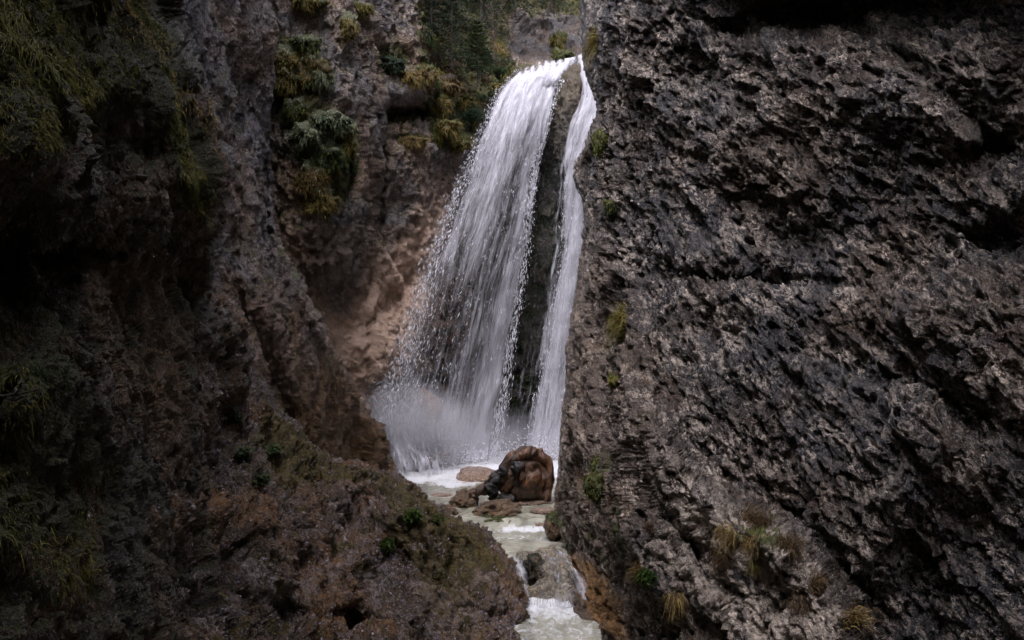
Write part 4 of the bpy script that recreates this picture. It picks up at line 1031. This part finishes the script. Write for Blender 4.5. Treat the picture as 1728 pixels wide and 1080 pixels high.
def needles(A, Bq, n, ln, col, w=.006):
    """needles along a twig from A to Bq"""
    t = rng.random(n)[:, None]; P = A + (Bq - A) * t; ax = (Bq - A) / (np.linalg.norm(Bq - A) + 1e-9)
    r = rng.normal(size=(n, 3)); r -= (r @ ax)[:, None] * ax; r /= np.linalg.norm(r, axis=1, keepdims=True) + 1e-9
    r[:, 2] *= .5
    return strips(P, r * .8 + ax * .7, np.full(n, ln) * rng.uniform(.7, 1.2, n), np.full(n, w), np.full(n, .1), pcol(col, n), 1)
M['trunk'] = wood_mat('tree_bark', (.03, .024, .02), (.08, .062, .05), (.17, .14, .12), .8)
def limb(parts, pts, rs, col=(.05, .035, .025), ns=6):
    pts = np.array(pts, float); n = len(pts); rs = np.array(rs, float)
    tg = np.gradient(pts, axis=0); tg /= np.linalg.norm(tg, axis=1, keepdims=True) + 1e-9
    ref = np.array([.3, .9, .1]); u = np.cross(tg, ref); u /= np.linalg.norm(u, axis=1, keepdims=True) + 1e-9; v = np.cross(tg, u)
    a = np.linspace(0, 2 * np.pi, ns, endpoint=False)
    V = pts[:, None] + rs[:, None, None] * (np.cos(a)[None, :, None] * u[:, None] + np.sin(a)[None, :, None] * v[:, None])
    b = np.arange(n * ns).reshape(n, ns); Q = np.stack([b[:-1], b[1:], np.roll(b, -1, 1)[1:], np.roll(b, -1, 1)[:-1]], -1).reshape(-1, 4)
    parts.append((V.reshape(-1, 3), Q, np.tile(col, (n * ns, 1))))
def spruce(px, py, D, hpx, wpx, pal, label, bare=.25, lean=0., seed=1, dens=1., group=None):
    r_ = np.random.default_rng(seed); k = D / F; H = hpx * k; W = wpx * k
    root = empty('spruce_tree', world(px, py, D), label, 'spruce', group)
    tr, br, fo = [], [], []
    tp = np.array([(lean * H * t * t, 0, H * t) for t in np.linspace(-.04, 1, 12)])
    limb(tr, tp, np.linspace(.022, .003, 12) * (H / 1.8) + .004)
    z = bare
    while z < .985:
        nb = r_.integers(4, 6); a0 = r_.random() * 6.28; u = (z - bare) / (1 - bare)
        for j in range(nb):
            a = a0 + 6.28 * j / nb + r_.normal() * .25
            L = W * (1 - u) ** .8 * (.65 + .5 * r_.random()) + .03
            o0 = np.array([lean * H * z * z, 0, H * z]); dr = np.array([math.cos(a), math.sin(a), .12 + .4 * u])
            pts = [o0 + dr * L * s - np.array([0, 0, .30 * L * s * s * (1 - u)]) for s in np.linspace(0, 1, 6)]
            limb(br, pts, np.linspace(.007, .002, 6), ns=4)
            for i in range(1, 6):
                s = i / 5.
                for sgn in (-1, 1):
                    p0 = pts[i - 1] * .5 + pts[i] * .5; sdv = np.array([-dr[1], dr[0], 0]) * sgn
                    p1 = p0 + (sdv * .75 + dr * .6) * L * .42 * (1.15 - s) * r_.uniform(.7, 1.2) - np.array([0, 0, .04 * L])
                    fo.append(needles(p0, p1, int(16 * dens), .03 * (D / 21), pal, .015))
            fo.append(needles(pts[1], pts[-1], int(34 * dens), .03, pal, .015))
        z += .055 + .02 * r_.random()
    V, Q, C = merge(tr); mk('trunk', V, Q, M['trunk'], root, attrs={'col': C})
    V, Q, C = merge(br); mk('branches', V, Q, M['trunk'], root, attrs={'col': C})
    V, Q, C = merge(fo); mk('crown', V, Q, M['leaf'], root, attrs={'col': C})
    return root
GS = 'young spruces on the slope above the fall'
spruce(806, 142, 20.7, 108, 36, 'green', 'young light green spruce standing on the mossy slope beside the lip of the fall', seed=3, dens=1.1, group=GS)
spruce(762, 110, 20.2, 190, 52, 'dark', 'dark spruce behind and left of the light green one', seed=5, bare=.08, group=GS)
spruce(728, 60, 20.0, 150, 40, 'dark', 'dark spruce at the left end of the slope cut by the top edge', seed=7, bare=.1, group=GS)
spruce(812, 66, 22.2, 190, 55, 'dark', 'dark spruce behind the light green one reaching past the top edge', seed=9, bare=.1, group=GS)
spruce(870, 22, 24.4, 150, 50, 'dark', 'dark spruce overhanging the rock above the lip', seed=11, bare=.02, group=GS)
spruce(930, 12, 25.2, 130, 50, 'dark', 'rightmost dark spruce at the top edge above the lip', seed=13, bare=.02, group=GS)

def bush(px, py, D, rx, ry, pal, label, n=2200, leaf=.03, name='bush'):
    k = D / F; root = empty(name, world(px, py, D), label, 'bush')
    br, fo = [], []
    for j in range(16):
        a = rng.normal(size=3); a /= np.linalg.norm(a); a[2] = abs(a[2]) * .9 - .2; a[1] = -abs(a[1])
        e = a * np.array([rx * k, .35, ry * k]) * rng.uniform(.7, 1)
        pts = [np.array([0, .15, -ry * k * .8]) * (1 - s) + e * s for s in np.linspace(0, 1, 5)]
        limb(br, pts, np.linspace(.010, .003, 5), ns=4)
        m = n // 16; c = e * rng.uniform(.25, 1.05, (m, 1)) + rng.normal(size=(m, 3)) * np.array([rx, rx, ry]) * k * .17
        fo.append(strips(c, rng.normal(size=(m, 3)) + np.array([0, -.2, .3]), rng.uniform(.6, 1.3, m) * leaf, np.full(m, leaf * .55), np.full(m, .3), pcol(pal, m), 2))
    V, Q, C = merge(br); mk('branches', V, Q, M['trunk'], root, attrs={'col': C})
    V, Q, C = merge(fo); mk('foliage', V, Q, M['leaf'], root, attrs={'col': C})
bush(795, 198, 20.4, 27, 25, 'dark', 'dark green rounded bush overhanging the left edge of the fall', n=4200)
bush(842, 122, 21.4, 18, 13, 'green', 'small green bush beside the lip of the fall', n=1600)
def twigs(px, py, D, h, sp, label, n=22, col=(.09, .045, .035), up=1.0):
    k = D / F; root = empty('bare_shrub', world(px, py, D), label, 'shrub'); tr, tw = [], []
    limb(tr, [(0, 0, 0), (.02, 0, h * k * .35 * up), (-.02, -.05, h * k * .8 * up)], [.014, .01, .005])
    for j in range(n):
        z = rng.uniform(.2, .95) * h * k * up; a = rng.normal(size=3) * np.array([1, .5, .6]) + np.array([0, 0, .5 * up]); a /= np.linalg.norm(a)
        L = rng.uniform(.5, 1.1) * sp * k; p = np.array([0, 0, z]); pts = [p]
        for i in range(5): a = a + rng.normal(size=3) * .28; a /= np.linalg.norm(a); pts.append(pts[-1] + a * L / 5)
        limb(tw, pts, np.linspace(.006, .0025, 6), ns=4)
        for q in (2, 3, 4):
            b = a + rng.normal(size=3) * .8; b /= np.linalg.norm(b); limb(tw, [pts[q], pts[q] + b * L * .15, pts[q] + b * L * .3], [.004, .003, .002], ns=3)
    V, Q, C = merge(tr); mk('stem', V, Q, M['twig'], root, attrs={'col': C}); V, Q, C = merge(tw); mk('twigs', V, Q, M['twig'], root, attrs={'col': C})
M['twig'] = wood_mat('twig_bark', (.05, .03, .026), (.12, .075, .065), (.24, .17, .15), .7)
twigs(832, 100, 21.0, 90, 34, 'bare reddish shrub right of the light green young spruce')
twigs(862, 104, 22.2, 20, 26, 'pale dead branch lying beside the lip of the fall', n=9)
def dead_branch():
    p, N = at('cliff_left', 40, 655); root = empty('dead_branch', p, 'pale broken dead branches caught in the grass at the left edge', 'branch')
    pr = []
    for a, b in [((-40, 10), (42, -4)), ((-10, 12), (36, 14)), ((-34, -14), (-20, 60)), ((-44, -8), (-34, 44)), ((0, 0), (24, -20))]:
        k = p[1] / F; A = np.array([a[0] * k, -.05, -a[1] * k]) ; B = np.array([b[0] * k, -.09, -b[1] * k])
        limb(pr, [A + (B - A) * s + rng.normal(size=3) * .008 for s in np.linspace(0, 1, 6)], np.linspace(.009, .003, 6), ns=5)
    V, Q, C = merge(pr)
    for c in np.split(np.arange(0), 1): pass
    mk('sticks', V, Q, M['trunk'], root, attrs={'col': C})
dead_branch()
print('things', time.time() - T0)
# ------------------------------------------------------------------ camera, light
cam = bpy.data.cameras.new('camera'); co = bpy.data.objects.new('camera', cam); COL.objects.link(co)
co.location = (0, 0, CZ); co.rotation_euler = (math.radians(90), 0, 0)
cam.lens = 36 * F / 1728; cam.sensor_width = 36; cam.clip_start = .05; cam.clip_end = 2000
scn.camera = co
SE, SA = math.radians(66), math.radians(205)      # sun elevation; azimuth from +Y (up the gorge) towards +X
w = bpy.data.worlds.new('World'); scn.world = w; w.use_nodes = True
bg = w.node_tree.nodes['Background']; sky = w.node_tree.nodes.new('ShaderNodeTexSky'); sky.sky_type = 'NISHITA'
sky.sun_disc = False; sky.sun_elevation = SE; sky.sun_rotation = SA; sky.dust_density = 4; sky.air_density = 1.0
# overcast: the blue of the clear sky is mostly veiled by cloud
bw = w.node_tree.nodes.new('ShaderNodeRGBToBW'); mx = w.node_tree.nodes.new('ShaderNodeMix'); mx.data_type = 'RGBA'; tn = w.node_tree.nodes.new('ShaderNodeMix'); tn.data_type = 'RGBA'; tn.blend_type = 'MULTIPLY'
w.node_tree.links.new(sky.outputs[0], bw.inputs[0]); w.node_tree.links.new(bw.outputs[0], tn.inputs[6]); tn.inputs[0].default_value = 1; tn.inputs[7].default_value = (.97, .955, 1.10, 1)
mx.inputs[0].default_value = .85; w.node_tree.links.new(sky.outputs[0], mx.inputs[6]); w.node_tree.links.new(tn.outputs[2], mx.inputs[7])
w.node_tree.links.new(mx.outputs[2], bg.inputs[0]); bg.inputs[1].default_value = .15
sd = bpy.data.lights.new('sun', 'SUN'); sd.energy = .5; sd.angle = math.radians(60); sd.color = (1, .985, 1)
so = bpy.data.objects.new('sun', sd); COL.objects.link(so)
from mathutils import Vector
dirv = Vector((math.sin(SA) * math.cos(SE), math.cos(SA) * math.cos(SE), math.sin(SE)))
so.rotation_euler = (-dirv).to_track_quat('-Z', 'Y').to_euler(); so.location = (0, 10, 30)
scn.view_settings.view_transform = 'Standard'; scn.view_settings.look = 'None'
scn.view_settings.exposure = 2.3; scn.view_settings.gamma = 1
scn.cycles.transparent_max_bounces = 14; scn.cycles.max_bounces = 5; scn.cycles.diffuse_bounces = 2; scn.cycles.volume_step_rate = 3; scn.cycles.volume_bounces = 1; scn.cycles.volume_max_steps = 32
print('built', time.time() - T0)
